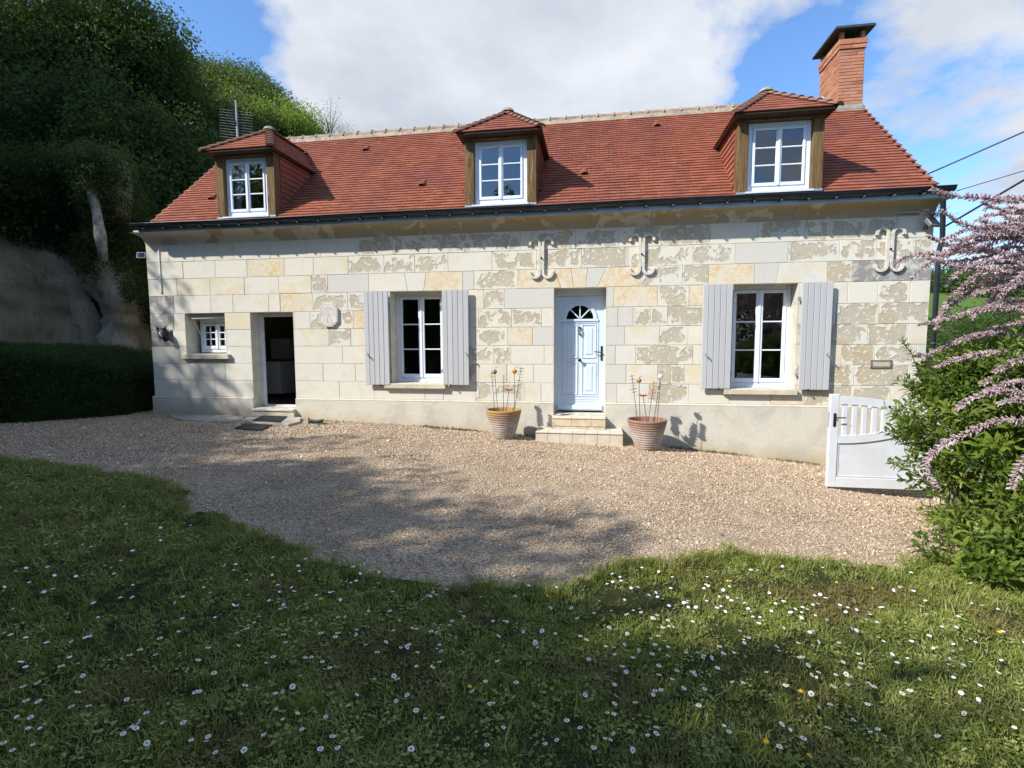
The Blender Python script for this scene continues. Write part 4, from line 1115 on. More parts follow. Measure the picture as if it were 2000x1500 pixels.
def leafclump(matn, n, rad, ll, lw, seed, flat=.8):
    r = random.Random(seed); b = MB()
    for _ in range(n):
        d = Vector((r.gauss(0, 1), r.gauss(0, 1), r.gauss(0, 1)*flat)).normalized(); c = d*rad*r.uniform(.35, 1)**.6
        ax = (d+Vector((r.gauss(0, .7), r.gauss(0, .7), r.gauss(0, .5)-.3))).normalized(); sd = ax.cross(Vector((r.gauss(0, .6), r.gauss(0, .6), 1))).normalized(); up = sd.cross(ax)
        L, W = ll*r.uniform(.7, 1.3), lw*r.uniform(.7, 1.3)
        b.add([c, c+ax*L*.45+sd*W/2+up*L*.06, c+ax*L-up*L*.1, c+ax*L*.45-sd*W/2+up*L*.06], [(0, 1, 2), (0, 2, 3)])
    me = b.mesh('leaf_clump', matn); return me
def clumpset(name, matn, n, rad, ll, lw, k=3): return coll(name, [leafclump(matn, n, rad, ll, lw, 100*k+i+len(name)) for i in range(k)])
CL_D = clumpset('clump_dark', 'leaf_dark', 60, .42, .095, .06)
CL_M = clumpset('clump_mid', 'leaf_mid', 55, .40, .09, .055)
CL_B = clumpset('clump_bright', 'leaf_bright', 45, .36, .085, .05)
CL_Y = clumpset('clump_young', 'leaf_young', 22, .34, .05, .03)
CL_H = clumpset('clump_hedge', 'leaf_hedge', 70, .17, .030, .018)
CL_F = clumpset('clump_far', 'leaf_far', 60, .42, .11, .09)
CL_S = clumpset('clump_shade', 'leaf_mid', 60, .42, .13, .09)

def in_ellipsoids(els, n, inner=.45, nz=.35, fr=.6):
    """points filling ellipsoids, denser near the skin, with noise-made gaps and an uneven outline"""
    out = []; w = np.array([r[0]*r[1]*r[2] for c, r in els]) ** .67; w /= w.sum(); tries = 0
    while len(out) < n and tries < n*12:
        tries += 1
        c, r = els[int(nrs.choice(len(els), p=w))]
        d = Vector((nrs.randn(), nrs.randn(), nrs.randn())).normalized(); q = inner+(1-inner)*nrs.rand()**.7
        bump = 1+nz*mnoise.noise(Vector((d.x*2.1+c[0], d.y*2.1+c[1], d.z*2.1+c[2])))*1.6
        p = Vector(c)+Vector((d.x*r[0], d.y*r[1], d.z*r[2]))*q*bump
        if mnoise.noise(p*fr) < -.22: continue
        out.append(p)
    return out
def rrot(n): return nrs.uniform(-math.pi, math.pi, (n, 3))*np.array([.25, .25, 1])
def plant(root, els, n, c, s=(.8, 1.3), name='crown', **kw):
    pts = in_ellipsoids(els, n, **kw)
    return scatter(name, [tuple(p) for p in pts], rrot(len(pts)), nrs.uniform(*s, len(pts)), c, root)
def tree(name, label, cat, base, els, n, c, s=(.8, 1.3), tr=.12, bark='bark', group=None, limbs=7, **kw):
    t = thing(name, label, cat, base, group)
    plant(t, els, n, c, s, **kw)
    b = MB(); base = Vector(base); cc = sum((Vector(e[0]) for e in els), Vector())/len(els); mid = base.lerp(cc, .55)+Vector((rnd.uniform(-.15, .15), rnd.uniform(-.15, .15), 0))
    pts = [base-Vector((0, 0, .3)), base.lerp(mid, .5)+Vector((rnd.uniform(-.1, .1), 0, 0)), mid, cc]
    b.tube(pts, [tr, tr*.8, tr*.62, tr*.3], 8); b.build('trunk', bark, t, smooth=True)
    lb = MB()
    for i in range(limbs):
        e = els[i % len(els)]; a = rnd.uniform(0, 6.28); tip = Vector(e[0])+Vector((math.cos(a)*e[1][0], math.sin(a)*e[1][1], rnd.uniform(-.1, .8)*e[1][2]))*.85
        st_ = base.lerp(cc, rnd.uniform(.45, .95)); m1 = st_.lerp(tip, .5)+Vector((0, 0, .12*(tip-st_).length))
        lb.tube([st_, m1, tip], [tr*.4, tr*.25, tr*.06], 6)
    lb.build('limbs', bark, t, smooth=True, kind='stuff')
    return t

# ------------------------------------------------------------------ ground
EDGE_PX = [(-260, 880), (0, 900), (180, 925), (325, 948), (350, 978), (372, 1000), (450, 1030), (560, 1076), (650, 1110), (760, 1138), (830, 1150), (950, 1156), (1080, 1150), (1180, 1131), (1215, 1106), (1300, 1104), (1420, 1088), (1520, 1095), (1640, 1108), (1750, 1118), (1800, 1100)]
ep = [G(u, v) for u, v in EDGE_PX]
EX = [-40, -16] + [p.x for p in ep] + [ep[-1].x+.5, ep[-1].x+1.2, 9, 40]
EY = [-1.0, -2.4] + [p.y for p in ep] + [ep[-1].y+.3, ep[-1].y+.4, -3.8, -3.0]
def yb(x): return np.interp(x, EX, EY)+.035*np.sin(np.asarray(x)*7.3)+.025*np.sin(np.asarray(x)*17+1)+.015*np.sin(np.asarray(x)*41)
def sheet(name, x0, x1, y0, y1, step, zoff, m, keep=None, kind='structure', rough=.0):
    nx, ny = int((x1-x0)/step)+1, int((y1-y0)/step)+1
    xs_ = np.linspace(x0, x1, nx); ys_ = np.linspace(y0, y1, ny); XX, YY = np.meshgrid(xs_, ys_)
    ZZ = zg(XX, YY)+zoff
    if rough: ZZ = ZZ+rough*np.vectorize(lambda a, b: mnoise.noise(Vector((a*2.2, b*2.2, 0)))+.5*mnoise.noise(Vector((a*6, b*6, 3))))(XX, YY)
    vs = np.stack([XX.ravel(), YY.ravel(), ZZ.ravel()], 1)
    fs = [(j*nx+i, j*nx+i+1, (j+1)*nx+i+1, (j+1)*nx+i) for j in range(ny-1) for i in range(nx-1) if keep is None or keep((xs_[i]+xs_[i+1])/2, (ys_[j]+ys_[j+1])/2)]
    me = bpy.data.meshes.new(name); me.from_pydata(vs.tolist(), [], fs); me.materials.append(M[m]); me.polygons.foreach_set('use_smooth', [True]*len(fs))
    bm = bmesh.new(); bm.from_mesh(me); bmesh.ops.delete(bm, geom=[v for v in bm.verts if not v.link_faces], context='VERTS'); bm.to_mesh(me); bm.free()
    return obj(name, me, None, kind)
sheet('ground', -120, 400, -120, 400, 4.0, -.10, 'meadow')
sheet('gravel_yard', -13.5, 7.5, -6.8, 2.0, .15, 0, 'gravel_bed', rough=.012)
sheet('lawn', -24, 14, -22, -1.0, .10, .022, 'lawn_soil', keep=lambda x, y: y < yb(x)+.03*math.sin(x*9)+.02*math.sin(x*23), rough=.02)
def ground_rough(x, y): return zg(x, y)

def pebble(seed):
    r = random.Random(seed); bm = bmesh.new(); bmesh.ops.create_icosphere(bm, subdivisions=1, radius=1)
    s = (r.uniform(.7, 1.1), r.uniform(.5, .9), r.uniform(.4, .7))
    for v in bm.verts:
        v.co = Vector((v.co.x*s[0], v.co.y*s[1], v.co.z*s[2]))*r.uniform(.78, 1.15)
    me = bpy.data.meshes.new('pebble'); bm.to_mesh(me); bm.free(); me.materials.append(M['pebble']); return me
PB = coll('pebbles', [pebble(i) for i in range(5)])
N = 420000
px_ = nrs.uniform(-11.5, 6.0, N); py_ = nrs.uniform(-6.4, .8, N)
ok = (py_ > yb(px_)-.10) & ~((py_ > -.03) & (px_ > WX0-.03))
dens = np.clip(1.25-(np.hypot(px_, py_+9)-3)/9.0, .22, 1); ok &= nrs.rand(N) < dens
px_, py_ = px_[ok], py_[ok]
sc_ = nrs.lognormal(math.log(.0076), .34, len(px_))*np.clip(np.hypot(px_, py_+9)/6.5, .9, 1.4)
pz_ = zg(px_, py_)+sc_*.2+nrs.uniform(-.002, .004, len(px_))
scatter('gravel', np.stack([px_, py_, pz_], 1), nrs.uniform(-3.1, 3.1, (len(px_), 3))*np.array([.3, .3, 1]), sc_, PB, kind='stuff')
print('pebbles', len(px_))
# strays in the lawn edge
def tuft(seed, n=26, rad=.045, h=.036, m='leaf_grass', w=.0036, lean=.6):
    r = random.Random(seed); b = MB()
    for _ in range(n):
        a = r.uniform(0, 6.28); q = rad*math.sqrt(r.random()); c = Vector((q*math.cos(a), q*math.sin(a), -.004)); a2 = r.uniform(0, 6.28); H = h*r.uniform(.5, 1.35); ln = Vector((math.cos(a2), math.sin(a2), 0))*H*r.uniform(.15, lean+.35)
        sd = Vector((-math.sin(a2+r.uniform(-1, 1)), math.cos(a2), 0)).normalized()*w*r.uniform(.6, 1.3)
        b.add([c-sd*.5, c+sd*.5, c+sd*.45+Vector((0, 0, H*.6))+ln*.4, c-sd*.45+Vector((0, 0, H*.6))+ln*.4, c+Vector((0, 0, H*.9))+ln*1.1], [(0, 1, 2, 3), (3, 2, 4)])
    return b.mesh('grass_tuft', m)
def clover(seed):
    r = random.Random(seed); b = MB()
    for _ in range(14):
        a = r.uniform(0, 6.28); q = .05*math.sqrt(r.random()); c = Vector((q*math.cos(a), q*math.sin(a), r.uniform(.012, .034))); t = r.uniform(0, 6.28); s = r.uniform(.0045, .009)
        tl = Vector((r.uniform(-.4, .4), r.uniform(-.4, .4), 1)).normalized(); u_ = tl.cross(Vector((math.cos(t), math.sin(t), 0))).normalized(); v_ = tl.cross(u_)
        b.add([c+u_*s, c+(u_+v_)*s*.7, c+v_*s, c-u_*s*.8+v_*s*.5, c-u_*s, c-v_*s], [(0, 1, 2, 3, 4, 5)])
    return b.mesh('clover_tuft', 'leaf_grass')
GR_ = coll('grass_tufts', [tuft(i) for i in range(4)] + [tuft(9, 20, .05, .035, 'leaf_grass', .0065, 1.0), clover(3), tuft(12, 9, .05, .03, 'leaf_dry', .003, 1.2)])
N = 150000
gx = nrs.uniform(-12, 5.5, N); gyy = nrs.uniform(-9.2, -1.6, N)
dcam = np.hypot(gx, gyy+9)
ang_ = np.degrees(np.arctan2(gx, gyy+9.6))
ok = (gyy < yb(gx)+nrs.normal(0, .05, N)) & (ang_ > -66) & (ang_ < 48) & (nrs.rand(N) < np.clip(1.35-dcam/9, .22, 1))
patch = np.array([mnoise.noise(Vector((a*1.3, b*1.3, 5))) for a, b in zip(gx[ok], gyy[ok])])
keep = nrs.rand(len(patch)) < np.clip(1.0+patch*1.4, .35, 1)
gx, gyy, patch = gx[ok][keep], gyy[ok][keep], patch[keep]
gs = nrs.uniform(.65, 1.15, len(gx))*(1+.45*np.clip(patch, -.5, .6))*np.clip(np.hypot(gx, gyy+9)/4.5, 1, 1.6)
rr_ = np.stack([nrs.uniform(-.2, .2, len(gx)), nrs.uniform(-.2, .2, len(gx)), nrs.uniform(-3.14, 3.14, len(gx))], 1)
scatter('grass', np.stack([gx, gyy, zg(gx, gyy)+.015], 1), rr_, gs, GR_, kind='stuff')
print('tufts', len(gx))
LB = coll('long_blades', [tuft(90+i, 7, .05, .085, 'leaf_grass', .0055, 1.1) for i in range(4)])
sel = nrs.choice(len(gx), 1300, replace=False); sel = np.array([q for q in sel if mnoise.noise(Vector((gx[q]*.9, gyy[q]*.9, 9))) > -.12])
scatter('long_grass', np.stack([gx[sel], gyy[sel], zg(gx[sel], gyy[sel])+.018], 1), np.stack([nrs.uniform(-.3, .3, len(sel)), nrs.uniform(-.3, .3, len(sel)), nrs.uniform(-3, 3, len(sel))], 1), nrs.uniform(.5, 1.1, len(sel)), LB, kind='stuff')
def rosette(seed, n=7, L=.05, W=.02):
    r = random.Random(seed); b = MB()
    for i in range(n):
        a = 2*math.pi*i/n+r.uniform(-.3, .3); l = L*r.uniform(.6, 1.1); d = Vector((math.cos(a), math.sin(a), .35)); e = Vector((-math.sin(a), math.cos(a), 0))*W/2
        b.add([Vector((0, 0, .008)), d*l*.55+e, d*l-Vector((0, 0, l*.2)), d*l*.55-e], [(0, 1, 2), (0, 2, 3)])
    return b.mesh('weed_leaves', 'leaf_shrub')
WD = coll('weeds', [rosette(i) for i in range(3)])
wx = nrs.uniform(-6, 4.2, 900); wy = nrs.uniform(-8, -2, 900); wk = (wy < yb(wx)-.02)
wx, wy = wx[wk], wy[wk]; wx = np.append(wx, nrs.normal(2.6, .5, 60)); wy = np.append(wy, yb(wx[-60:])-abs(nrs.normal(.15, .3, 60)))
# weeds and strays on the gravel too
qx = nrs.uniform(-6, 3.5, 60); qy = yb(qx)+abs(nrs.normal(0, .5, 60))+.03; wx = np.append(wx, qx); wy = np.append(wy, qy)
scatter('weeds', np.stack([wx, wy, zg(wx, wy)+.03-.02*(wy > yb(wx))], 1), nrs.uniform(-.2, .2, (len(wx), 3))+np.array([0, 0, 1])*nrs.uniform(-3, 3, (len(wx), 1)), nrs.uniform(.4, 1.0, len(wx))*(1-.5*(wy > yb(wx))), WD, kind='stuff')
# fallen leaves and twigs on the gravel
dl = MB()
for _ in range(260):
    x = nrs.uniform(-8, 4.5); y = nrs.uniform(-5.2, -.1)
    if y < yb(x): continue
    z = float(zg(x, y))+.016; a = nrs.uniform(0, 6.28); l = nrs.uniform(.008, .02); d = Vector((math.cos(a), math.sin(a), nrs.uniform(-.2, .3)))*l; e = Vector((-math.sin(a), math.cos(a), nrs.uniform(-.2, .2)))*l*.5; c = Vector((x, y, z))
    dl.add([c-d, c+e, c+d, c-e], [(0, 1, 2, 3)])
dl.build('fallen_leaves', 'leaf_dry', None, kind='stuff')
# taller tufts along the gravel edge
LG = coll('edge_tufts', [tuft(50+i, 16, .05, .10, 'leaf_grass', .005, .5) for i in range(3)])
ex_ = np.concatenate([nrs.uniform(-8, 3.4, 520), nrs.normal(.95, .35, 120), nrs.uniform(2.2, 3.6, 160)]); ey_ = yb(ex_)+nrs.normal(-.05, .05, len(ex_))
ey_[-160:] -= nrs.uniform(0, .9, 160)
scatter('edge_grass', np.stack([ex_, ey_, zg(ex_, ey_)+.01], 1), nrs.uniform(-.3, .3, (len(ex_), 3))+np.array([0, 0, 1])*nrs.uniform(-3, 3, (len(ex_), 1)), nrs.uniform(.45, 1.0, len(ex_)), LG, kind='stuff')

ml = [(u, v) for u, v, n_ in ((840, 838, 50), (900, 841, 70), (1000, 850, 60), (1045, 850, 30), (1340, 880, 40), (1420, 890, 50), (1560, 905, 40)) for _ in range(n_)]
mp_ = [(G(u+nrs.normal(0, 22), v).x, -.06-abs(nrs.normal(0, .07))) for u, v in ml]
DL = coll('dry_growth', [tuft(70+i, 16, .06, .03, 'leaf_dry', .006, 1.3) for i in range(3)])
scatter('dry_moss', [(x, y, float(zg(x, y))+.012) for x, y in mp_], nrs.uniform(-.4, .4, (len(mp_), 3)), nrs.uniform(.5, 1.1, len(mp_)), DL, kind='stuff')

# daisies and buttercups
def flower(petal, eye, r0, np_, cup, seed, hgt):
    r = random.Random(seed); me = bpy.data.meshes.new('flower'); b = MB(); mi = []
    for k in range(np_):
        a = 2*math.pi*k/np_+r.uniform(-.06, .06); w = math.pi/np_*1.02; L = r0*r.uniform(.88, 1.05)
        c0, c1 = math.cos, math.sin
        b.add([(r0*.18*c0(a), r0*.18*c1(a), hgt), (L*.75*c0(a-w), L*.75*c1(a-w), hgt+cup*.7), (L*c0(a), L*c1(a), hgt+cup), (L*.75*c0(a+w), L*.75*c1(a+w), hgt+cup*.7)], [(0, 1, 2, 3)]); mi.append(0)
    n0 = len(b.f); b.lathe([(r0*.36, .0015), (r0*.30, .004), (r0*.12, .0055), (0.0001, .006)], 8, (0, 0, hgt)); mi += [1]*(len(b.f)-n0)
    n0 = len(b.f); b.tube([(0, 0, -.01), (.002, 0, hgt*.6), (0, 0, hgt)], .0012, 4); mi += [2]*(len(b.f)-n0)
    me.from_pydata(b.v, [], b.f)
    for m in (petal, eye, 'stem_green'): me.materials.append(M[m])
    me.polygons.foreach_set('material_index', mi); return me
dm = [flower('petal', 'daisy_eye', .0135, 11, .001, i, .055) for i in range(3)] + [flower('petal', 'daisy_eye', .0115, 9, .008, 7, .05)]
bmn = [flower('buttercup', 'daisy_eye', .0125, 5, .006, i, .075) for i in range(2)]
cl_px = [(300, 1250, 9, .55), (700, 1180, 12, .3), (785, 1245, 14, .25), (1260, 1180, 16, .35), (1330, 1272, 26, .28), (1455, 1205, 20, .25), (1570, 1200, 16, .25), (1240, 1240, 10, .3), (1880, 1280, 16, .28), (1530, 1330, 12, .3), (1860, 1320, 10, .2), (110, 1120, 10, .5), (560, 1290, 12, .45), (60, 1380, 10, .3), (950, 1230, 12, .4), (1600, 1340, 10, .25), (1820, 1180, 5, .12), (680, 1120, 8, .3), (1380, 1340, 10, .3), (470, 1180, 14, .5)]
fp = []
for u, v, k, sp in cl_px:
    c = G(u, v)
    for _ in range(k): fp.append((c.x+nrs.normal(0, sp*1.1), c.y+nrs.normal(0, sp*.7)))
while len(fp) < 640:
    c = G(nrs.uniform(-60, 2050), 900+600*nrs.rand()**.85); fp.append((c.x, c.y))
fp = [p for p in fp if p[1] < yb(p[0])-.04 and p[1] > -7.9]
fp.sort(key=lambda p: math.hypot(p[0], p[1]+9))
def flower_mtx(x, y): return Matrix.Translation((x, y, float(zg(x, y))+.018)) @ Matrix.Rotation(rnd.uniform(0, 6.28), 4, 'Z') @ Matrix.Rotation(abs(rnd.gauss(0, .38)), 4, 'X') @ Matrix.Scale(rnd.uniform(.75, 1.12), 4)
for i, (x, y) in enumerate(fp[:300]):
    o = obj('daisy', dm[rnd.choice((0, 1, 2, 0, 1, 3))]); o.matrix_world = flower_mtx(x, y)
    tag(o, 'small white daisy with a yellow centre growing in the lawn', 'daisy', 'white daisies scattered over the lawn')
far = MB()
for (x, y) in fp[300:]:
    m = flower_mtx(x, y); far.add([m @ Vector((.0125*math.cos(k), .0125*math.sin(k), .055)) for k in range(6)], [(0, 1, 2, 3, 4, 5)])
far.build('distant_daisies', 'petal', None, kind='stuff')
BUT = ['between the gravel edge and the left daisies', 'left of the middle, below another buttercup', 'beside the gravel edge, left of the middle', 'beside the gravel edge near the middle', 'near the gravel edge in the sunny grass', 'next to another buttercup in the sunny grass', 'at the edge of the tree shadow', 'in the tree shadow below the sunny grass', 'in the shadow, above the bottom pair', 'the upper one of the bottom pair', 'lowest of all, at the bottom edge', 'in the sunny grass close to the gravel', 'beside the shrub at the right edge', 'small and half hidden at the shadow edge', 'alone in the dark middle of the lawn', 'growing in the gravel just off the lawn']
for bi, (u, v) in enumerate([(538, 1146), (625, 1177), (851, 1154), (1073, 1166), (1636, 1143), (1690, 1145), (1443, 1243), (1566, 1367), (1490, 1428), (1504, 1457), (1567, 1489), (1419, 1141), (1948, 1246), (1503, 1203), (910, 1353), (1515, 1075)]):
    c = G(u, v, .06); o = obj('buttercup', bmn[rnd.randint(0, 1)]); o.matrix_world = flower_mtx(c.x, c.y)
    tag(o, 'yellow buttercup '+BUT[bi], 'buttercup', 'yellow buttercups in the lawn')

# ------------------------------------------------------------------ concrete slab and mats
def flat(name, pxs, h, m, th=.05, parent=None, kind=None, bevel=.006):
    w = [G(u, v, h) for u, v in pxs]; b = MB(); n = len(w)
    # make counter-clockwise seen from above
    ar_ = sum(w[i].x*w[(i+1) % n].y-w[(i+1) % n].x*w[i].y for i in range(n))
    if ar_ < 0: w.reverse()
    poly = [(p.x, p.y) for p in w]; inn = inset(poly, bevel)
    vs = [(x, y, float(zg(x, y))+h) for x, y in inn] + [(x, y, float(zg(x, y))+h-bevel) for x, y in poly] + [(x, y, float(zg(x, y))+h-th) for x, y in poly]
    b.add(vs, [tuple(range(n))] + [(i, (i+1) % n, n+(i+1) % n, n+i)[::-1] for i in range(n)] + [(n+i, n+(i+1) % n, 2*n+(i+1) % n, 2*n+i)[::-1] for i in range(n)])
    return b.build(name, m, parent, kind=kind)
s1 = flat('concrete_slab', [(330, 808), (345, 806), (402, 809), (430, 811), (478, 813), (476, 818), (445, 824), (400, 821), (350, 818), (333, 814)], .03, 'concrete', .12)
tag(s1, 'cracked strip of concrete at the foot of the wall under the small window', 'slab')
s2 = flat('concrete_slab', [(498, 810), (560, 808), (588, 815), (586, 823), (562, 829), (512, 827), (484, 822), (474, 818)], .045, 'concrete', .15)
tag(s2, 'rough concrete slab in front of the open doorway', 'slab')
m1 = flat('doormat', [(511, 811.5), (562, 812), (547, 824), (492, 821)], .058, 'rubber', .012, bevel=.003); tag(m1, 'black rubber doormat lying on the concrete slab before the open doorway', 'doormat')
m2 = flat('doormat', [(478, 826), (532, 829), (509, 839.5), (458, 836)], .03, 'rubber', .02, bevel=.003); tag(m2, 'black rubber doormat lying on the gravel just off the slab', 'doormat')
cpt = G(1124, 856, .02)
pp = [(cpt.x-.36+.0, cpt.y+.02), (cpt.x+.36, cpt.y+.02)] + [(cpt.x+.36*math.cos(t), cpt.y+.0-.22*math.sin(t)) for t in np.linspace(0, math.pi, 14)]
b = MB(); zc_ = float(zg(cpt.x, cpt.y))+.022
ring = [(cpt.x+.37*math.cos(t), cpt.y-.30*math.sin(t)+.02) for t in np.linspace(0, math.pi, 18)]
b.add([(x, y, zc_) for x, y in ring] + [(x, y, zc_-.03) for x, y in ring], [tuple(reversed(range(18)))] + [(i, (i+1) % 18, 18+(i+1) % 18, 18+i) for i in range(18)])
tag(b.build('doormat', 'mat_brown', None), 'half round reddish brown doormat below the tiled steps', 'doormat')

# boot scraper shaped like a small animal
sc = G(618, 828); bs = thing('boot_scraper', 'small dark green iron boot scraper standing on the gravel beside the slab', 'boot scraper', (sc.x, sc.y, sc.z))
b = MB(); b.box(sc.x-.15, sc.x+.15, sc.y-.05, sc.y+.05, sc.z, sc.z+.02, .005); b.build('base', 'green_iron', bs)
b = MB(); b.tube([(sc.x-.14, sc.y, sc.z+.02), (sc.x-.135, sc.y, sc.z+.07), (sc.x-.10, sc.y, sc.z+.055), (sc.x, sc.y, sc.z+.05), (sc.x+.09, sc.y, sc.z+.06), (sc.x+.14, sc.y, sc.z+.065)], [.02, .03, .026, .024, .03, .012], 8)
b.tube([(sc.x-.14, sc.y, sc.z+.08), (sc.x-.15, sc.y, sc.z+.125)], [.018, .004], 6); b.tube([(sc.x+.12, sc.y, sc.z+.05), (sc.x+.14, sc.y, sc.z+.10)], [.02, .005], 6)
for dx in (-.10, -.06, .06, .10): b.tube([(sc.x+dx, sc.y, sc.z+.05), (sc.x+dx, sc.y, sc.z+.015)], .012, 6)
b.build('body', 'green_iron', bs, smooth=True)

# ------------------------------------------------------------------ terracotta pots with glass flowers
def pot(u, vr, vb, wpx, m, label):
    # rim centre at photo (u, vr), foot at vb
    y = -.60; c = P(u, vb-5, y); c.z = float(zg(c.x, y))+.004;  D = (ray(u, vb).normalized().dot(_f)); dep = (c-CAM).dot(_f)
    R_ = wpx/1000*dep/2; c.y += 0; zr_ = P(u, vr, c.y).z; h = zr_-c.z
    prof = [(R_*.56, 0)]; nb_ = 11
    for i in range(nb_*6+1):
        t = i/(nb_*6); r = R_*(.57+.43*t**.8)*(.985); z = .02+(h-.07)*t; f_ = (t*nb_) % 1
        prof.append((r*(1+.042*math.sin(f_*math.pi)**.7-.018), z))
    prof += [(R_*1.0, h-.045), (R_*1.02, h-.03), (R_*1.02, h-.008), (R_*1.0, h), (R_*.94, h), (R_*.92, h-.02), (R_*.88, h-.14), (R_*.80, h-.26)]
    o = MB(); o.lathe(prof, 48); o.add([(R_*.8*math.cos(k*.1309), R_*.8*math.sin(k*.1309), h-.26) for k in range(48)], [tuple(range(48))])
    q = o.build('terracotta_pot', m, None, smooth=True); q.location = (c.x, c.y, c.z-.01); tag(q, label, 'plant pot', 'terracotta pots either side of the door steps')
    soil = MB(); soil.add([(R_*.85*math.cos(k*.2618), R_*.85*math.sin(k*.2618), h-.20) for k in range(24)], [tuple(range(24))]); WL[q.name] = Vector(q.location)
    so = soil.build('soil', 'lawn_soil', None); so.parent = q
    return c, R_, h
pA = pot(984, 798, 864, 68, 'terracotta_ochre', 'ribbed terracotta pot with ochre and white lime bands left of the steps')
pB = pot(1263, 817, 885, 74, 'terracotta', 'ribbed reddish terracotta pot with whitened lower half right of the steps')
def stake(pt, u0, v0, u1, v1, kind, cols, label, dy=0.0):
    c, R_, h = pt; y = c.y+dy
    a = P(u0, v0, y); b_ = P(u1, v1, y); base = a+(a-b_).normalized()*.22
    t = thing('glass_flower', label, 'garden ornament', tuple(base), 'glass flowers standing in the pots')
    s = MB(); s.tube([base, b_], .0045, 5); s.build('stem', 'black_iron', t)
    ax = (b_-a).normalized(); sd = ax.cross(Vector((0, 1, 0))).normalized()
    if kind == 'discs':
        n = len(cols)
        for i, cn in enumerate(cols):
            k = MB(); p = b_-ax*(.02+.052*i); w = rnd.uniform(.035, .060); th = .007
            k.add([p+ax*e+(sd*math.cos(q)*w+Vector((0, 1, 0))*math.sin(q)*w*.8) for e in (-th/2, th/2) for q in [j*math.pi/4 for j in range(8)]], [tuple(range(8))[::-1], tuple(range(8, 16))] + [(j, (j+1) % 8, 8+(j+1) % 8, 8+j) for j in range(8)])
            k.build('glass_disc', cn, t)
    elif kind == 'ball':
        k = MB(); k.lathe([(.0005, -.042), (.028, -.034), (.043, -.01), (.040, .018), (.020, .032), (.0005, .030)], 14, tuple(b_)); k.build('glass_ball', cols[0], t, smooth=True)
        k = MB(); k.tube([b_+Vector((0, 0, .03)), b_+Vector((.01, 0, .06)), b_+Vector((.05, 0, .075))], .003, 5); k.build('tendril', 'black_iron', t)
    else:
        for j in range(6):
            q = j*math.pi/3; k = MB(); d = Vector((math.cos(q), math.sin(q), .22)); e = Vector((-math.sin(q), math.cos(q), 0)); o_ = b_
            k.add([o_, o_+d*.045+e*.032, o_+d*.085+Vector((0, 0, .012)), o_+d*.045-e*.032, o_-Vector((0, 0, .006)), o_+d*.045+e*.032-Vector((0, 0, .006)), o_+d*.085+Vector((0, 0, .006)), o_+d*.045-e*.032-Vector((0, 0, .006))],
                  [(0, 1, 2, 3), (7, 6, 5, 4), (0, 4, 5, 1), (1, 5, 6, 2), (2, 6, 7, 3), (3, 7, 4, 0)]); k.build('glass_petal', cols[0], t)
        k = MB(); k.lathe([(.0005, -.012), (.018, 0), (.0005, .018)], 8, tuple(b_+Vector((0, 0, .01)))); k.build('flower_centre', 'black_iron', t)
gl = ['glass_pink', 'glass_pink', 'glass_white', 'glass_pink', 'glass_red']
stake(pA, 966, 800, 960, 727, 'discs', gl, 'stake of pink and white glass discs, leftmost in the left pot')
stake(pA, 972, 800, 966, 726, 'ball', ['glass_grey'], 'stake with a grey glass ball in the left pot', .05)
stake(pA, 983, 805, 984, 732, 'discs', ['glass_orange', 'glass_pink', 'glass_green', 'glass_yellow', 'glass_yellow'], 'stake of orange, green and yellow glass discs in the left pot')
stake(pA, 989, 800, 994, 763, 'flower', ['glass_red'], 'short stake with a dark red glass flower in the left pot', -.05)
stake(pA, 1005, 803, 1005, 725, 'ball', ['glass_orange'], 'stake with an orange glass ball in the left pot')
stake(pA, 1005, 800, 1018, 717, 'discs', ['glass_grey', 'glass_grey', 'glass_yellow', 'glass_white', 'glass_grey'], 'leaning stake of thin grey and yellow glass discs, rightmost in the left pot', .04)
stake(pB, 1245, 822, 1234, 732, 'discs', ['glass_grey', 'glass_grey', 'glass_pink', 'glass_pink', 'glass_grey', 'glass_grey'], 'leaning stake of thin pink and grey glass discs, leftmost in the right pot')
stake(pB, 1250, 822, 1248, 743, 'ball', ['glass_ochre'], 'stake with a brown glass ball in the right pot', .03)
stake(pB, 1264, 822, 1256, 774, 'flower', ['glass_red'], 'short stake with a bright red glass flower in the right pot', -.06)
stake(pB, 1266, 822, 1278, 745, 'discs', ['glass_orange', 'glass_yellow', 'glass_orange', 'glass_orange', 'glass_pink', 'glass_grey'], 'stake of orange and yellow glass discs in the right pot')
stake(pB, 1278, 818, 1290, 735, 'ball', ['glass_white'], 'stake with a clear glass ball in the right pot', .04)
stake(pB, 1284, 820, 1290, 742, 'discs', ['glass_white', 'glass_pink', 'glass_grey', 'glass_white', 'glass_pink'], 'stake of pale glass discs, rightmost in the right pot', -.03)

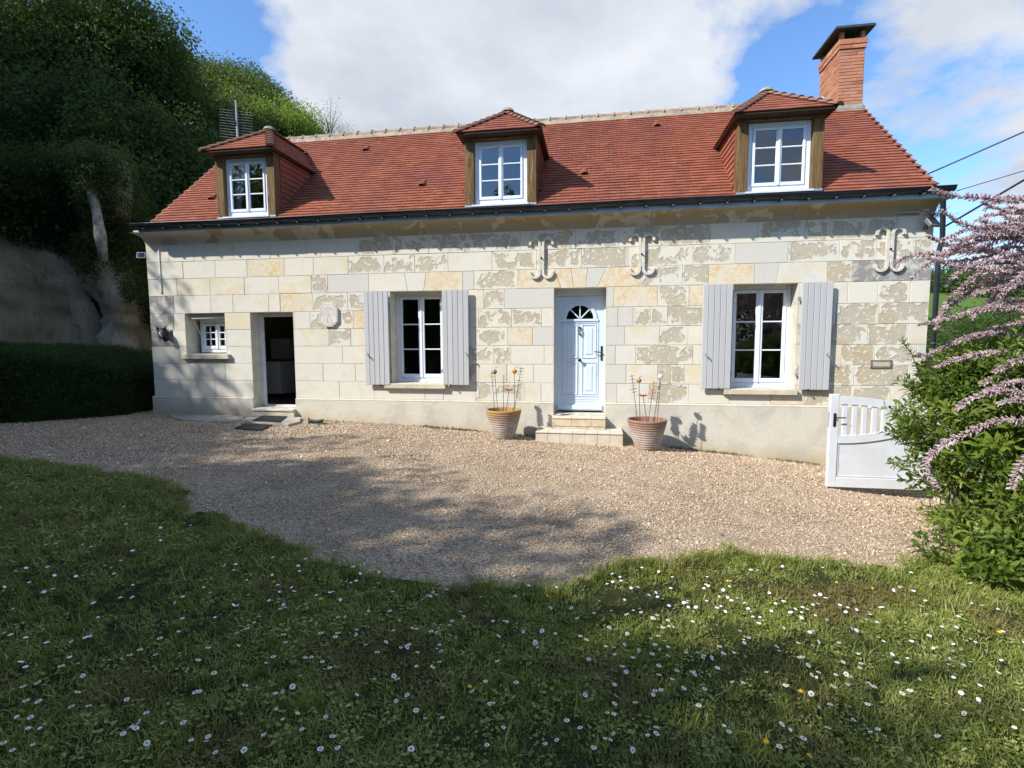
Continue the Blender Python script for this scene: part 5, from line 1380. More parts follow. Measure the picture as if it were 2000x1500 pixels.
# ------------------------------------------------------------------ things fixed to the wall
# octagonal stone sundial
u0, v0 = 641.5, 615; y = -.045; cx, cz = X(u0, v0, y), Z(u0, v0, y)
sd_ = thing('sundial', 'octagonal pale stone sundial on the wall right of the open doorway', 'sundial', (cx, 0, cz))
a_, b2 = .180, .222; c8 = .42
oct_ = [(cx+x, cz+z) for x, z in ((-a_*c8, -b2), (a_*c8, -b2), (a_, -b2*.55), (a_, b2*.55), (a_*c8, b2), (-a_*c8, b2), (-a_, b2*.55), (-a_, -b2*.55))]
MB().slab(oct_, y, -.005, .006).build('dial_plate', 'marble_dial', sd_)
e = MB(); yy = y-.0015
def line(mb, x0, z0, x1, z1, w, yv):
    d = Vector((x1-x0, z1-z0)).normalized(); n_ = Vector((-d.y, d.x))*w/2
    mb.hexa([(x0-n_.x, yv, z0-n_.y), (x0+n_.x, yv, z0+n_.y), (x1+n_.x, yv, z1+n_.y), (x1-n_.x, yv, z1-n_.y), (x0-n_.x, yv+.003, z0-n_.y), (x0+n_.x, yv+.003, z0+n_.y), (x1+n_.x, yv+.003, z1+n_.y), (x1-n_.x, yv+.003, z1-n_.y)])
for rr2 in (.055, .09, .125):
    for k in range(14):
        t0, t1 = R(-10+200*k/14), R(-10+200*(k+1)/14)
        line(e, cx+rr2*math.cos(t0), cz+rr2*math.sin(t0), cx+rr2*math.cos(t1), cz+rr2*math.sin(t1), .003, yy)
ins = [(p[0]*.9+cx*.1, p[1]*.9+cz*.1) for p in oct_]
for k in range(8): line(e, *ins[k], *ins[(k+1) % 8], .003, yy-.0003)
for k in range(13):
    t = R(180*k/12); line(e, cx+.128*math.cos(t), cz+.128*math.sin(t), cx+.15*math.cos(t), cz+.16*math.sin(t), .004, yy-.0005)
e.build('hour_lines', 'engraving', sd_, kind='stuff')
k = MB(); k.tube([(cx, y, cz+.02), (cx+.01, y-.07, cz-.12)], .003, 5); k.tube([(cx, y, cz-.14), (cx+.01, y-.07, cz-.12)], .003, 5); k.build('gnomon', 'black_iron', sd_)

# black iron animal head by the corner
hx, hz = X(319, 655, -.06), Z(319, 655, -.06)
hd = thing('iron_animal_head', 'small black and white iron animal head hung on the wall near the left corner', 'wall ornament', (hx, 0, hz))
b = MB(); b.tube([(hx-.10, -.02, hz+.07), (hx-.02, -.06, hz+.075), (hx+.05, -.09, hz+.03), (hx+.09, -.10, hz-.06), (hx+.095, -.10, hz-.11)], [.055, .075, .065, .045, .036], 10)
b.tube([(hx-.06, -.03, hz+.04), (hx-.08, -.03, hz-.06)], [.06, .03], 8); b.build('head', 'black_iron', hd, smooth=True)
for s, xx_ in ((-1, -.11), (1, .045)):
    b = MB(); b.tube([(hx+xx_, -.06, hz+.11), (hx+xx_+s*.02, -.07, hz+.19)], [.03, .006], 6); b.build('ear', 'black_iron', hd, smooth=True)
b = MB(); b.tube([(hx-.01, -.13, hz+.06), (hx+.03, -.155, hz+.01), (hx+.05, -.15, hz-.04)], [.014, .018, .012], 6); b.build('blaze', 'plastic_white', hd, smooth=True)

# letter slot
def lslot():
    y = -.02; a = (X(1701, 703, y), Z(1701, 703, y)); c = (X(1742, 719, y), Z(1742, 719, y)); x0, x1, z1, z0 = a[0], c[0], a[1], c[1]
    t = thing('letter_slot', 'small metal framed letter slot in the wall above the gate', 'letter box', ((x0+x1)/2, 0, z0))
    b = MB(); w = .028
    b.box(x0, x1, y, 0, z0, z0+w, .004); b.box(x0, x1, y, 0, z1-w, z1, .004); b.box(x0, x0+w, y, 0, z0+w, z1-w, .004); b.box(x1-w, x1, y, 0, z0+w, z1-w, .004); b.build('frame', 'steel', t)
    b = MB(); b.hexa([(x0+w+.003, -.004, z0+w+.004), (x1-w-.003, -.004, z0+w+.004), (x1-w-.003, -.001, z0+w+.004), (x0+w+.003, -.001, z0+w+.004), (x0+w+.003, -.018, z1-w-.003), (x1-w-.003, -.018, z1-w-.003), (x1-w-.003, -.012, z1-w-.003), (x0+w+.003, -.012, z1-w-.003)]); b.build('flap', 'stone_yellow', t)
    for xx_ in (x0+w/2, x1-w/2):
        for z in (z0+w/2, z1-w/2):
            b = MB(); b.tube([(xx_, y, z), (xx_, y-.005, z)], .008, 6); b.build('screw', 'black_iron', t)
lslot()
# floodlights
def flood(u, v, y, w, h, rz_, tilt, label):
    c = P(u, v, y); t = thing('floodlight', label, 'floodlight', (c.x, c.y, c.z)); m = Matrix.Translation(c) @ Matrix.Rotation(rz_, 4, 'Z') @ Matrix.Rotation(tilt, 4, 'X')
    for nm, mt, bx in (('housing', 'steel', (-w/2, w/2, .0, .05, -h/2, h/2)), ('glass', 'zinc_dark', (-w/2+.018, w/2-.018, -.006, .0, -h/2+.018, h/2-.018)), ('bracket', 'zinc_dark', (-.02, .02, .05, .16, -.02, .02))):
        b = MB(); b.box(*bx, .004 if nm == 'housing' else 0); b.v = [tuple(m @ Vector(q)) for q in b.v]; b.build(nm, mt, t)
flood(275, 498, -.02, .16, .12, R(15), R(-12), 'small floodlight on the far left corner below the gutter')
flood(1823, 431, -.14, .19, .17, R(22), R(-38), 'tilted floodlight under the eaves at the right corner')
# a bird nest of twigs over the right floodlight
c = P(1832, 417, -.12); b = MB()
for _ in range(40):
    p = c+Vector((rnd.gauss(0, .06), rnd.gauss(0, .05), rnd.gauss(0, .03))); d = Vector((rnd.gauss(0, 1), rnd.gauss(0, 1), rnd.gauss(0, .7))).normalized()*rnd.uniform(.05, .13); b.tube([p-d, p+d], .0025, 4)
tag(b.build('bird_nest', 'leaf_dry', None), 'loose straw nest tucked above the right floodlight', 'nest')

# aerial behind the left dormer
at = P(463, 250, 2.5); an = thing('tv_aerial', 'metal television aerial with rows of rods behind the left dormer', 'aerial', (at.x, 2.5, rz(2.4)-.1))
b = MB(); b.tube([(at.x, 2.5, 5.2), (at.x, 2.5, Z(458, 196, 2.5))], .02, 8); b.build('mast', 'antenna_metal', an)
for i in range(11):
    v = 215+i*5.3; a, c_ = P(429, v-2, 2.45), P(494, v+6, 2.6); k = MB(); k.tube([a, c_], .0038, 5); k.build('rod', 'antenna_metal', an)
for i in range(10):
    v = 192+i*5.2; a, c_ = P(441+i*.9, v, 2.2), P(462+i*.9, v+4, 2.25); k = MB(); k.tube([a, c_], .005, 5); k.build('rod', 'zinc_dark', an)
k = MB(); k.tube([P(450, 190, 2.22), P(462, 246, 2.3)], .012, 6); k.build('boom', 'zinc_dark', an)
# overhead cables on the right
def cable(pts, r, label):
    (u0, v0, y0), (u1, v1, y1) = pts; a, b_ = P(u0, v0, y0), P(u1, v1, y1); d = b_-a; b_ = b_+d*9
    k = MB(); n = 40; L = (b_-a).length; k.tube([a.lerp(b_, i/n)-Vector((0, 0, .25*math.sin(math.pi*i/n)*.12*L/6)) for i in range(n+1)], r, 6)
    tag(k.build('overhead_cable', 'cable_black', None, smooth=True), label, 'cable', 'cables leaving the right end of the house')
cable([(1805, 343, 2.0), (2000, 255, 1.2)], .013, 'thick blue black cable, highest of those right of the roof')
cable([(1868, 373, -.35), (2000, 332, -.8)], .006, 'thin cable running from the gutter end')
cable([(1836, 448, .1), (2000, 349, -.9)], .014, 'thick black cable rising from the corner above the floodlight')
cable([(1828, 520, .1), (2000, 455, -.6)], .005, 'thin cable crossing behind the pink blossom')
cable([(1826, 551, .1), (2000, 488, -.6)], .007, 'lowest cable, leaving the downpipe behind the pink blossom')

# ------------------------------------------------------------------ white gate
gyt = -1.92; gt = thing('garden_gate', 'white garden gate with arched slatted top and solid lower panel', 'gate', (P(1700, 950, gyt).x, gyt, P(1618, 951, gyt).z))
gx0, gx1 = P(1619, 860, gyt).x, 4.25; gz0, gz1 = P(1619, 951, gyt).z, P(1625, 770, gyt).z; gth = .055
sw = .105
b = MB(); b.box(gx0, gx0+sw, gyt, gyt+gth, gz0, gz1, .006); b.build('stile', 'white_paint', gt)
b = MB(); b.box(gx1-sw, gx1, gyt, gyt+gth, gz0, gz1-.12, .006); b.build('stile', 'white_paint', gt)
b = MB(); b.box(gx0+sw+.001, gx1-sw-.001, gyt+.002, gyt+gth-.002, gz0, gz0+.13, .005); b.build('bottom_rail', 'white_paint', gt)
Lg = gx1-gx0-2*sw
def rail(zf, hf, nm, n=18):
    b = MB(); vs = []
    for i in range(n+1):
        t = i/n; x = gx0+sw+.001+(Lg-.002)*t; z, h = zf(t), hf(t); vs += [(x, gyt+.002, z), (x, gyt+gth-.002, z), (x, gyt+gth-.002, z+h), (x, gyt+.002, z+h)]
    fs = [(4*i+k, 4*i+(k+1) % 4, 4*i+4+(k+1) % 4, 4*i+4+k) for i in range(n) for k in range(4)] + [(3, 2, 1, 0), (4*n, 4*n+1, 4*n+2, 4*n+3)]
    b.add(vs, fs); return b.build(nm, 'white_paint', gt)
ztop = lambda t: gz1-.125-.16*t**1.8; rail(ztop, lambda t: .10, 'top_rail')
zmid_ = lambda t: P(1650, 866, gyt).z+.24*t**2.0; rail(zmid_, lambda t: .10, 'middle_rail')
b = MB(); n = 14; vs = []
for i in range(n+1):
    t = i/n; x = gx0+sw+.004+(Lg-.008)*t; vs += [(x, gyt+.020, gz0+.12), (x, gyt+.020, zmid_(t)+.01), (x, gyt+.035, gz0+.12), (x, gyt+.035, zmid_(t)+.01)]
b.add(vs, [(4*i, 4*i+4, 4*i+5, 4*i+1) for i in range(n)] + [(4*i+2, 4*i+3, 4*i+7, 4*i+6) for i in range(n)])
b.build('lower_panel', 'white_paint', gt)
# groove mouldings round the panel
b = MB(); b.box(gx0+sw+.012, gx0+sw+.022, gyt+.012, gyt+.0195, gz0+.14, zmid_(0)-.012); b.box(gx0+sw+.022, gx1-sw-.012, gyt+.012, gyt+.0195, gz0+.14, gz0+.15); b.build('panel_bead', 'white_paint', gt)
nsl = 9; pitch = Lg/(nsl+.3)
for i in range(nsl):
    xa = gx0+sw+pitch*.42+pitch*i*1.0; tt = (xa+.03-gx0-sw)/Lg
    b = MB(); b.box(xa, xa+.058, gyt+.012, gyt+.040, zmid_(tt)+.08, ztop(tt)+.02, .004); b.build('slat', 'white_paint', gt)
hxx = gx0+sw*.52; hz_ = P(1632, 820, gyt).z
b = MB(); b.box(hxx-.016, hxx+.016, gyt-.010, gyt-.0005, hz_-.085, hz_+.085, .003); b.tube([(hxx, gyt-.005, hz_+.035), (hxx, gyt-.055, hz_+.035), (hxx+.02, gyt-.06, hz_+.035), (hxx+.11, gyt-.055, hz_+.035)], .008, 8); b.build('handle', 'zinc_dark', gt)
b = MB(); b.box(gx0-.004, gx0-.0005, gyt+.012, gyt+.036, hz_-.10, hz_+.10); b.build('lock_plate', 'steel', gt)
b = MB(); b.box(gx1+.02, gx1+.16, gyt-.05, gyt+.10, gz0-.2, gz1+.05, .01)
tag(b.build('gate_post', 'limestone', None), 'stone gate post hidden in the shrub beside the white gate', 'gate post')

# ------------------------------------------------------------------ shrub in front of the gate
def sprig(seed, n=10, L=.14, W=.029, m='leaf_shrub', st=.20):
    r = random.Random(seed); b = MB(); b.tube([(0, 0, -.04), (0, 0, st)], [.003, .0015], 4, cap=False)
    for i in range(n):
        a = i*2.4+r.uniform(-.3, .3); z = st*(.1+.9*i/(n-1)); el = .35+.65*i/(n-1)+r.uniform(-.15, .15); l = L*r.uniform(.7, 1.15)*(1-.25*i/n); w = W*r.uniform(.8, 1.15)
        d = Vector((math.cos(a)*math.cos(el), math.sin(a)*math.cos(el), math.sin(el))); s_ = Vector((-math.sin(a), math.cos(a), 0)); u_ = d.cross(s_)*-1
        if u_.z < 0: u_ = -u_
        c = Vector((0, 0, z)); dr = -.22*l
        m0 = c+d*l*.12; m1 = c+d*l*.45+u_*l*.03; m2 = c+d*l*.75+Vector((0, 0, dr*.4)); m3 = c+d*l+Vector((0, 0, dr))
        f_ = u_*w*.22
        b.add([m0, m1-s_*w*.5+f_, m1, m1+s_*w*.5+f_, m2-s_*w*.38+f_, m2, m2+s_*w*.38+f_, m3], [(0, 2, 1), (0, 3, 2), (1, 2, 5, 4), (2, 3, 6, 5), (4, 5, 7), (5, 6, 7)])
    return b.mesh('sprig', m)
SP = coll('sprigs', [sprig(i) for i in range(4)])
def orient(dirs):
    out = []
    for d in dirs:
        q = d.to_track_quat('Z', 'Y'); e = (q @ Matrix.Rotation(rnd.uniform(0, 6.28), 3, 'Z').to_quaternion()).to_euler(); out.append(tuple(e))
    return out
def leafy(root, els, n, c, s=(.8, 1.25), up=.5, inner=.55):
    pts, dirs = [], []; w = np.array([r[0]*r[1]*r[2] for _, r in els])**.67; w /= w.sum()
    while len(pts) < n:
        ce, r = els[int(nrs.choice(len(els), p=w))]; d = Vector((nrs.randn(), nrs.randn(), nrs.randn())).normalized(); q = inner+(1-inner)*nrs.rand()**.6
        k = 1+.35*mnoise.noise(d*2.3+Vector(ce)); p = Vector(ce)+Vector((d.x*r[0], d.y*r[1], d.z*r[2]))*q*k
        if p.z < float(zg(p.x, p.y))+.02 or mnoise.noise(p*2.1) < -.28: continue
        pts.append(tuple(p)); dirs.append((d+Vector((nrs.randn()*.35, nrs.randn()*.35, up+nrs.randn()*.25))).normalized())
    return scatter('foliage', pts, orient(dirs), nrs.uniform(*s, len(pts)), c, root, kind='stuff')
c0 = P(1925, 905, -3.75); gz_ = float(zg(c0.x+.2, -3.9))
shrub = thing('leafy_shrub', 'bright green leafy shrub growing in front of the white gate', 'shrub', (c0.x+.2, -3.8, gz_))
E_ = [((c0.x+.54, -3.75, c0.z), (.95, .7, .95)), ((P(1945, 1105, -4.1).x, -4.1, P(1945, 1105, -4.1).z), (.56, .42, .40)), ((P(1862, 830, -3.3).x, -3.3, P(1862, 830, -3.3).z), (.33, .35, .42)), ((c0.x+1.1, -3.9, c0.z-.1), (.9, .8, .9)), ((P(1990, 1130, -4.55).x, -4.55, P(1990, 1130, -4.55).z), (.50, .35, .36)), ((P(1960, 760, -3.3).x, -3.3, P(1960, 760, -3.3).z), (.5, .5, .35))]
leafy(shrub, E_, 2300, SP)
b = MB()
for i in range(40):
    a = rnd.uniform(0, 6.28); ce, r = E_[i % 5]; tip = Vector(ce)+Vector((math.cos(a)*r[0], math.sin(a)*r[1], rnd.uniform(-.3, .9)*r[2]))*.9
    bs_ = Vector((c0.x+.2+rnd.gauss(0, .15), -3.8+rnd.gauss(0, .12), gz_)); b.tube([bs_, bs_.lerp(tip, .5)+Vector((0, 0, .12)), tip], [.012, .008, .003], 5)
b.build('branches', 'twig', shrub, kind='stuff')
# long shoots standing out of the shrub
for pth in ([(1815, 800), (1800, 740), (1780, 690), (1765, 672)], [(1800, 860), (1770, 820), (1752, 800)], [(1790, 880), (1760, 862), (1745, 850)], [(1800, 790), (1786, 760), (1776, 748)], [(1800, 930), (1765, 915), (1742, 905)], [(1840, 770), (1832, 735), (1830, 715)]):
    w3 = [P(u, v, -3.15) for u, v in pth]; b = MB(); b.tube(w3, .004, 5); b.build('shoot', 'twig', shrub)
    pts, dirs = [], []
    for i in range(len(w3)-1):
        for t in (.0, .33, .66): pts.append(tuple(w3[i].lerp(w3[i+1], t))); dirs.append(((w3[i+1]-w3[i]).normalized()+Vector((rnd.gauss(0, .3), rnd.gauss(0, .3), .1))).normalized())
    scatter('shoot_leaves', pts, orient(dirs), nrs.uniform(.45, .7, len(pts)), SP, shrub, kind='stuff')

# ------------------------------------------------------------------ tamarisk in bloom
tam = thing('tamarisk', 'pink flowering tamarisk arching in from the right edge over the shrub', 'flowering shrub', (5.4, -2.8, float(zg(5.4, -2.8))))
def plume(pth, ys_, r0=.050, parent=tam, dense=1.0):
    w3 = [P(u, v, y) for (u, v), y in zip(pth, ys_)]
    pts = []
    for i in range(len(w3)-1):                       # smooth
        p0, p1, p2, p3 = w3[max(i-1, 0)], w3[i], w3[i+1], w3[min(i+2, len(w3)-1)]
        for k in range(6):
            t = k/6; pts.append(.5*((2*p1)+(p2-p0)*t+(2*p0-5*p1+4*p2-p3)*t*t+(3*p1-p0-3*p2+p3)*t**3))
    pts.append(w3[-1]); n = len(pts)
    b = MB(); b.tube(pts, [.005*(1-.7*i/n) for i in range(n)], 5); b.build('twig', 'twig', parent)
    s = MB(); L = 0
    for i in range(n-1):
        d = pts[i+1]-pts[i]; l = d.length; d.normalize(); q = max(1, int(l/.0032*dense))
        for j in range(q):
            p = pts[i].lerp(pts[i+1], (j+rnd.random())/q); a = rnd.uniform(0, 6.28); s1 = d.cross(Vector((0, 0, 1))).normalized(); s2 = s1.cross(d)
            tp = (i+j/q)/n; ln = r0*rnd.uniform(.5, 1.2)*(1.05-.55*tp**3); o = (s1*math.cos(a)+s2*math.sin(a)+Vector((0, 0, .25)))*.75+d*rnd.uniform(.35, .9); o.normalize()
            w = rnd.uniform(.0044, .0068); u1 = o.cross(Vector((.3, .2, 1))).normalized(); u2 = o.cross(u1); vs = []
            for f_, rr3 in ((.06, .6), (.35, 1.), (.7, .95), (.95, .55)):
                for k in range(4): aa = k*math.pi/2+f_*2; vs.append(p+o*ln*f_+(u1*math.cos(aa)+u2*math.sin(aa))*w*rr3*rnd.uniform(.75, 1.2))
            s.add(vs, [(m_*4+k, m_*4+(k+1) % 4, m_*4+4+(k+1) % 4, m_*4+4+k) for m_ in range(3) for k in range(4)] + [(12, 13, 14, 15)])
    return s.build('blossom_plume', 'tamarisk_bloom', parent)
PL = [([(2080, 360), (2000, 388), (1950, 392), (1922, 412)], -2.6), ([(2090, 410), (2000, 428), (1940, 442), (1880, 452), (1838, 470)], -2.9),
      ([(2080, 440), (2000, 462), (1920, 470), (1860, 492), (1805, 522), (1780, 545)], -3.2), ([(2080, 470), (2000, 482), (1900, 492), (1830, 496), (1780, 500), (1745, 514)], -3.1),
      ([(2080, 490), (2000, 520), (1930, 530), (1880, 562), (1846, 600), (1828, 645)], -3.3), ([(2080, 590), (2000, 600), (1950, 604), (1900, 609), (1850, 624), (1795, 634)], -3.4),
      ([(2080, 630), (2000, 660), (1940, 652), (1870, 667), (1822, 690), (1788, 692)], -3.2), ([(2080, 670), (2000, 688), (1930, 690), (1870, 702), (1828, 718)], -3.5),
      ([(2080, 700), (2000, 722), (1960, 732), (1915, 752)], -3.6), ([(2080, 760), (2010, 768), (1950, 765), (1900, 778), (1868, 800)], -4.1),
      ([(2070, 830), (1990, 822), (1940, 826), (1880, 850), (1838, 872), (1810, 902), (1814, 930), (1832, 952)], -4.35), ([(2060, 880), (2005, 898), (1985, 930), (1975, 955)], -4.5),
      ([(2060, 545), (1990, 556), (1950, 562), (1900, 578)], -3.0), ([(2080, 610), (2000, 630), (1950, 642), (1895, 658)], -3.1), ([(2080, 480), (2000, 498), (1950, 508), (1890, 524), (1846, 556)], -3.4),
      ([(2070, 450), (2000, 440), (1950, 418), (1905, 432)], -2.8), ([(2070, 520), (2000, 540), (1950, 572), (1925, 610)], -2.9), ([(2070, 740), (2020, 750), (1975, 748), (1930, 762)], -4.0),
      ([(2080, 430), (1990, 470), (1930, 500), (1880, 510), (1835, 512)], -3.0), ([(2070, 560), (2010, 585), (1965, 590), (1925, 600)], -3.3), ([(2080, 700), (2010, 700), (1970, 712), (1940, 728)], -3.9),
      ([(2080, 800), (2030, 790), (1990, 782), (1950, 790)], -4.2), ([(2070, 400), (2010, 420), (1960, 450), (1925, 470)], -2.7), ([(2070, 500), (2020, 520), (1975, 528), (1940, 545)], -3.2)]
r9 = random.Random(5)
for _ in range(32):
    u0 = r9.uniform(1960, 2100); v0 = r9.uniform(395, 600); L = r9.uniform(70, 170); a = r9.uniform(-.35, .55)
    PL.append(([(u0, v0), (u0-L*.35, v0-6+L*a*.1), (u0-L*.7, v0+L*a*.45), (u0-L, v0+L*a)], r9.uniform(-3.6, -2.6)))
for pth, y in PL: plume(pth, [y-.25+.5*i/(len(pth)-1)*-.3+.2 for i in range(len(pth))])
b = MB()
for i in range(7):
    tip = P(2080, 380+i*70, -2.9-.2*i); b.tube([(5.4+rnd.gauss(0, .05), -2.8, float(zg(5.4, -2.8))), Vector((5.4, -2.8, .2)).lerp(tip, .3)+Vector((0, 0, .2+.1*i)), tip], [.03, .02, .006], 6)
b.build('stems', 'twig', tam, smooth=True, kind='stuff')

# ------------------------------------------------------------------ clipped hedge on the left
hg = thing('clipped_hedge', 'long dark clipped hedge at the left below the rock face', 'hedge', (-13, -.2, float(zg(-13, -.2))))
hx0, hx1 = -19.0, P(262, 760, .2).x; hy0, hy1 = -1.55, 1.3
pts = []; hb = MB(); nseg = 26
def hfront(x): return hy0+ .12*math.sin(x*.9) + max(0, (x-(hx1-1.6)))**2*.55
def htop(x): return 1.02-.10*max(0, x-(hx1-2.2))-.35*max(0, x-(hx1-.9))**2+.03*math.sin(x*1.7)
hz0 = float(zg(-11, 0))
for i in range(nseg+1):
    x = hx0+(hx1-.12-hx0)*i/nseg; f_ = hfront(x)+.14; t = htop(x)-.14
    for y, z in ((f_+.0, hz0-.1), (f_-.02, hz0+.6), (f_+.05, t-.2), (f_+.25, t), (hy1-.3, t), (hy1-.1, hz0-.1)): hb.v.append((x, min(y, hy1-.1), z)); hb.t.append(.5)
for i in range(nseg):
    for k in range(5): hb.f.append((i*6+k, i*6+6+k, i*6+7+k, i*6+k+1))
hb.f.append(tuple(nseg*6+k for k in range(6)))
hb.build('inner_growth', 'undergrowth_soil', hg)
for _ in range(8200):
    x = hx1-(hx1-hx0)*nrs.rand()**1.5; q = nrs.rand(); f_ = hfront(x); t = htop(x)
    if q < .55: p = (x, f_+nrs.normal(0, .03)+.10, nrs.uniform(hz0, t-.08))
    elif q < .88: p = (x, f_+.1+nrs.rand()*(hy1-f_-.1), t-.10+nrs.normal(0, .025))
    else: p = (hx1-.08+nrs.normal(0, .03), nrs.uniform(hfront(hx1), hy1), nrs.uniform(hz0, htop(hx1)))
    pts.append(p)
scatter('foliage', pts, rrot(len(pts)), nrs.uniform(.75, 1.15, len(pts)), CL_H, hg, kind='stuff')

# ------------------------------------------------------------------ cliff, hillside and its growth
cu_ = [(303, 4.6), (300, 3.4), (285, 2.6), (262, 2.15), (235, 2.0), (208, 2.25), (196, 2.7), (188, 3.7), (178, 3.9), (168, 3.0), (140, 2.7), (90, 2.5), (40, 2.2), (0, 2.0), (-60, 1.8)]
cpl = [Vector((P(u, 600, y).x, y)) for u, y in cu_]
cpl = [Vector((-9.0, 7.5))] + cpl + [Vector((-19, .5)), Vector((-24, -2.5)), Vector((-30, -7)), Vector((-38, -12))]
fine = []
for i in range(len(cpl)-1):
    m = max(1, int((cpl[i+1]-cpl[i]).length/.16))
    for k in range(m): fine.append(cpl[i].lerp(cpl[i+1], k/m))
fine.append(cpl[-1])
nz_ = 44; cv = []; ztopc = 5.4
for i, p in enumerate(fine):
    a, c_ = fine[max(0, i-1)], fine[min(len(fine)-1, i+1)]; t = (c_-a).normalized(); nn = Vector((t.y, -t.x))
    if nn.y > 0: nn = -nn
    for j in range(nz_+1):
        z = -1.2+(ztopc+1.2)*j/nz_; q = Vector((p.x, p.y, z))
        dsp = .55*mnoise.fractal(q*.45, 1, 2, 4)+.24*mnoise.fractal(Vector((q.x*1.6, q.y*1.6, q.z*1.1)), .8, 2, 5)+.10*max(0, mnoise.noise(Vector((q.x*.9, q.y*.9, q.z*.35)))*2)
        lean = -.10*max(0, z-2.2)+.18*max(0, 1.2-z)*.4
        cv.append((p.x+nn.x*(dsp-lean), p.y+nn.y*(dsp-lean), z))
cf = [(i*(nz_+1)+j, (i+1)*(nz_+1)+j, (i+1)*(nz_+1)+j+1, i*(nz_+1)+j+1) for i in range(len(fine)-1) for j in range(nz_)]
b = MB(); b.add(cv, cf); cl = b.build('cliff', 'cliff_rock', None, smooth=True, kind='structure')
def ycl(x):
    xs2 = [p.x for p in reversed(cpl)]; ys2 = [p.y for p in reversed(cpl)]
    return np.interp(x, xs2, ys2) if x < -9.4 else np.interp(x, [-9.4, -8.4, -2, 20], [5.2, 6.5, 8.5, 16])
HVB = ([-600, 0, 60, 110, 140, 165, 185, 198, 215, 235, 262, 285, 305, 400], [450, 450, 455, 470, 505, 530, 510, 470, 470, 500, 550, 610, 650, 690])
def hh_(x, y):
    d = y-ycl(x); taper = np.interp(x, [-60, -14, -9, -5.5, -1.5, 4], [1.15, .85, .42, .16, .0, .0])
    return np.interp(x, [-12.5, -9, -4, 2], [4.7, 3.0, 1.0, -2])+max(0, min(d, float(np.interp(x, [-17, -12, -9], [14, 6.5, 3.5]))))*.78*taper
hv, hf = [], []; xs3 = np.linspace(-60, 6, 90); ds = np.linspace(-.25, 22, 26)
for x in xs3:
    for d in ds:
        y = float(ycl(x))+d; hv.append((x, y, float(hh_(x, y))+.5*mnoise.noise(Vector((x*.5, y*.5, 0)))))
nd = len(ds)
hf = [(i*nd+j, (i+1)*nd+j, (i+1)*nd+j+1, i*nd+j+1) for i in range(len(xs3)-1) for j in range(nd-1)]
b = MB(); b.add(hv, hf); b.build('hillside', 'undergrowth_soil', None, smooth=True, kind='structure')
# ground cover: ivy hanging over the cliff top and bushes on the slope
pts = []
def proj(p):
    d = Vector(p)-CAM; z = d.dot(_f); return 1000+1000*d.dot(_r2)/z, 750-1000*d.dot(_u2)/z
cand = [v for v in cv if v[2] > 1.0 and (v[0] > -17 or (v[0] > -30 and rnd.random() < .3))]
while len(pts) < 9500:
    x, y, z = cand[nrs.randint(len(cand))]
    u, v = proj((x, y, z)) if y > -6 else (-500, 300)
    if v > np.interp(u, *HVB)+22*mnoise.noise(Vector((x*1.3, z*1.3, 4)))+9*mnoise.noise(Vector((x*5, z*5, 4))): continue
    o_ = nrs.uniform(-.02, .32)+.25*max(0, z-4)
    pts.append((x+nrs.normal(0, .1)+o_*.35, y-o_, z+nrs.normal(0, .1)))
scatter('ivy', pts, rrot(len(pts)), nrs.uniform(.42, .75, len(pts)), CL_D, kind='stuff')
pts = []
for _ in range(15000):
    x = nrs.uniform(-34, 1.5); d = nrs.uniform(-.2, 13)**1.0; y = float(ycl(x))+d
    pts.append((x, y, float(hh_(x, y))+nrs.uniform(.0, .8)))
pts = [p for p in pts if p[0] < -9.5 or nrs.rand() < .5]
scatter('undergrowth', pts, rrot(len(pts)), nrs.uniform(.7, 1.4, len(pts)), CL_D, kind='stuff')
def onhill(x, y): return (x, y, float(hh_(x, y)))
def hilltree(u, v, y, r, c, n, label, name='tree', cat='tree', s=(.8, 1.3), tr=.12, els=None, grp='trees on the rocky bank', **kw):
    q = P(u, v, y); e = els(q) if els else [((q.x, q.y, q.z), r), ((q.x-r[0]*.5, q.y+.3, q.z-r[2]*.35), (r[0]*.7, r[1]*.7, r[2]*.7)), ((q.x+r[0]*.45, q.y-.2, q.z-r[2]*.45), (r[0]*.65, r[1]*.7, r[2]*.6))]
    return tree(name, label, cat, onhill(q.x, q.y), e, n, c, s, tr, group=grp, **kw)
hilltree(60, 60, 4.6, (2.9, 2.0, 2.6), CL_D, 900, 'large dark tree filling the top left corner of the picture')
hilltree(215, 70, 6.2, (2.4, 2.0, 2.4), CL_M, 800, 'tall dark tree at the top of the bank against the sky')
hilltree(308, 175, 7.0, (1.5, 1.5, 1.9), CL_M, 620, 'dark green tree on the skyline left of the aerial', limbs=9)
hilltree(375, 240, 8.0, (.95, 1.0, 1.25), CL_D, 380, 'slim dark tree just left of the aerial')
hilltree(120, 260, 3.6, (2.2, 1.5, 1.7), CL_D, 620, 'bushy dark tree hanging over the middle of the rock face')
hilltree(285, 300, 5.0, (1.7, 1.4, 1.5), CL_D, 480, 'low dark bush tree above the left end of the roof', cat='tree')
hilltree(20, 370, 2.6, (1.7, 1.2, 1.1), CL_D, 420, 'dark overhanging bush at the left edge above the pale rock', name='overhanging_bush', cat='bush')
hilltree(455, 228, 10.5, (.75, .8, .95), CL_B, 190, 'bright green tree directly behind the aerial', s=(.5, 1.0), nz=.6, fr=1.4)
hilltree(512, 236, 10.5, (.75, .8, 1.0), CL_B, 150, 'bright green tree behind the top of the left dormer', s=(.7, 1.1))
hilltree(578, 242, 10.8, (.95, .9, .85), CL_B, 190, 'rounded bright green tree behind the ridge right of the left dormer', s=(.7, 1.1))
hilltree(640, 225, 10.0, (.5, .5, .85), CL_Y, 60, 'thin young tree with sparse leaves at the end of the tree line', s=(.6, 1.0), tr=.05, limbs=12)
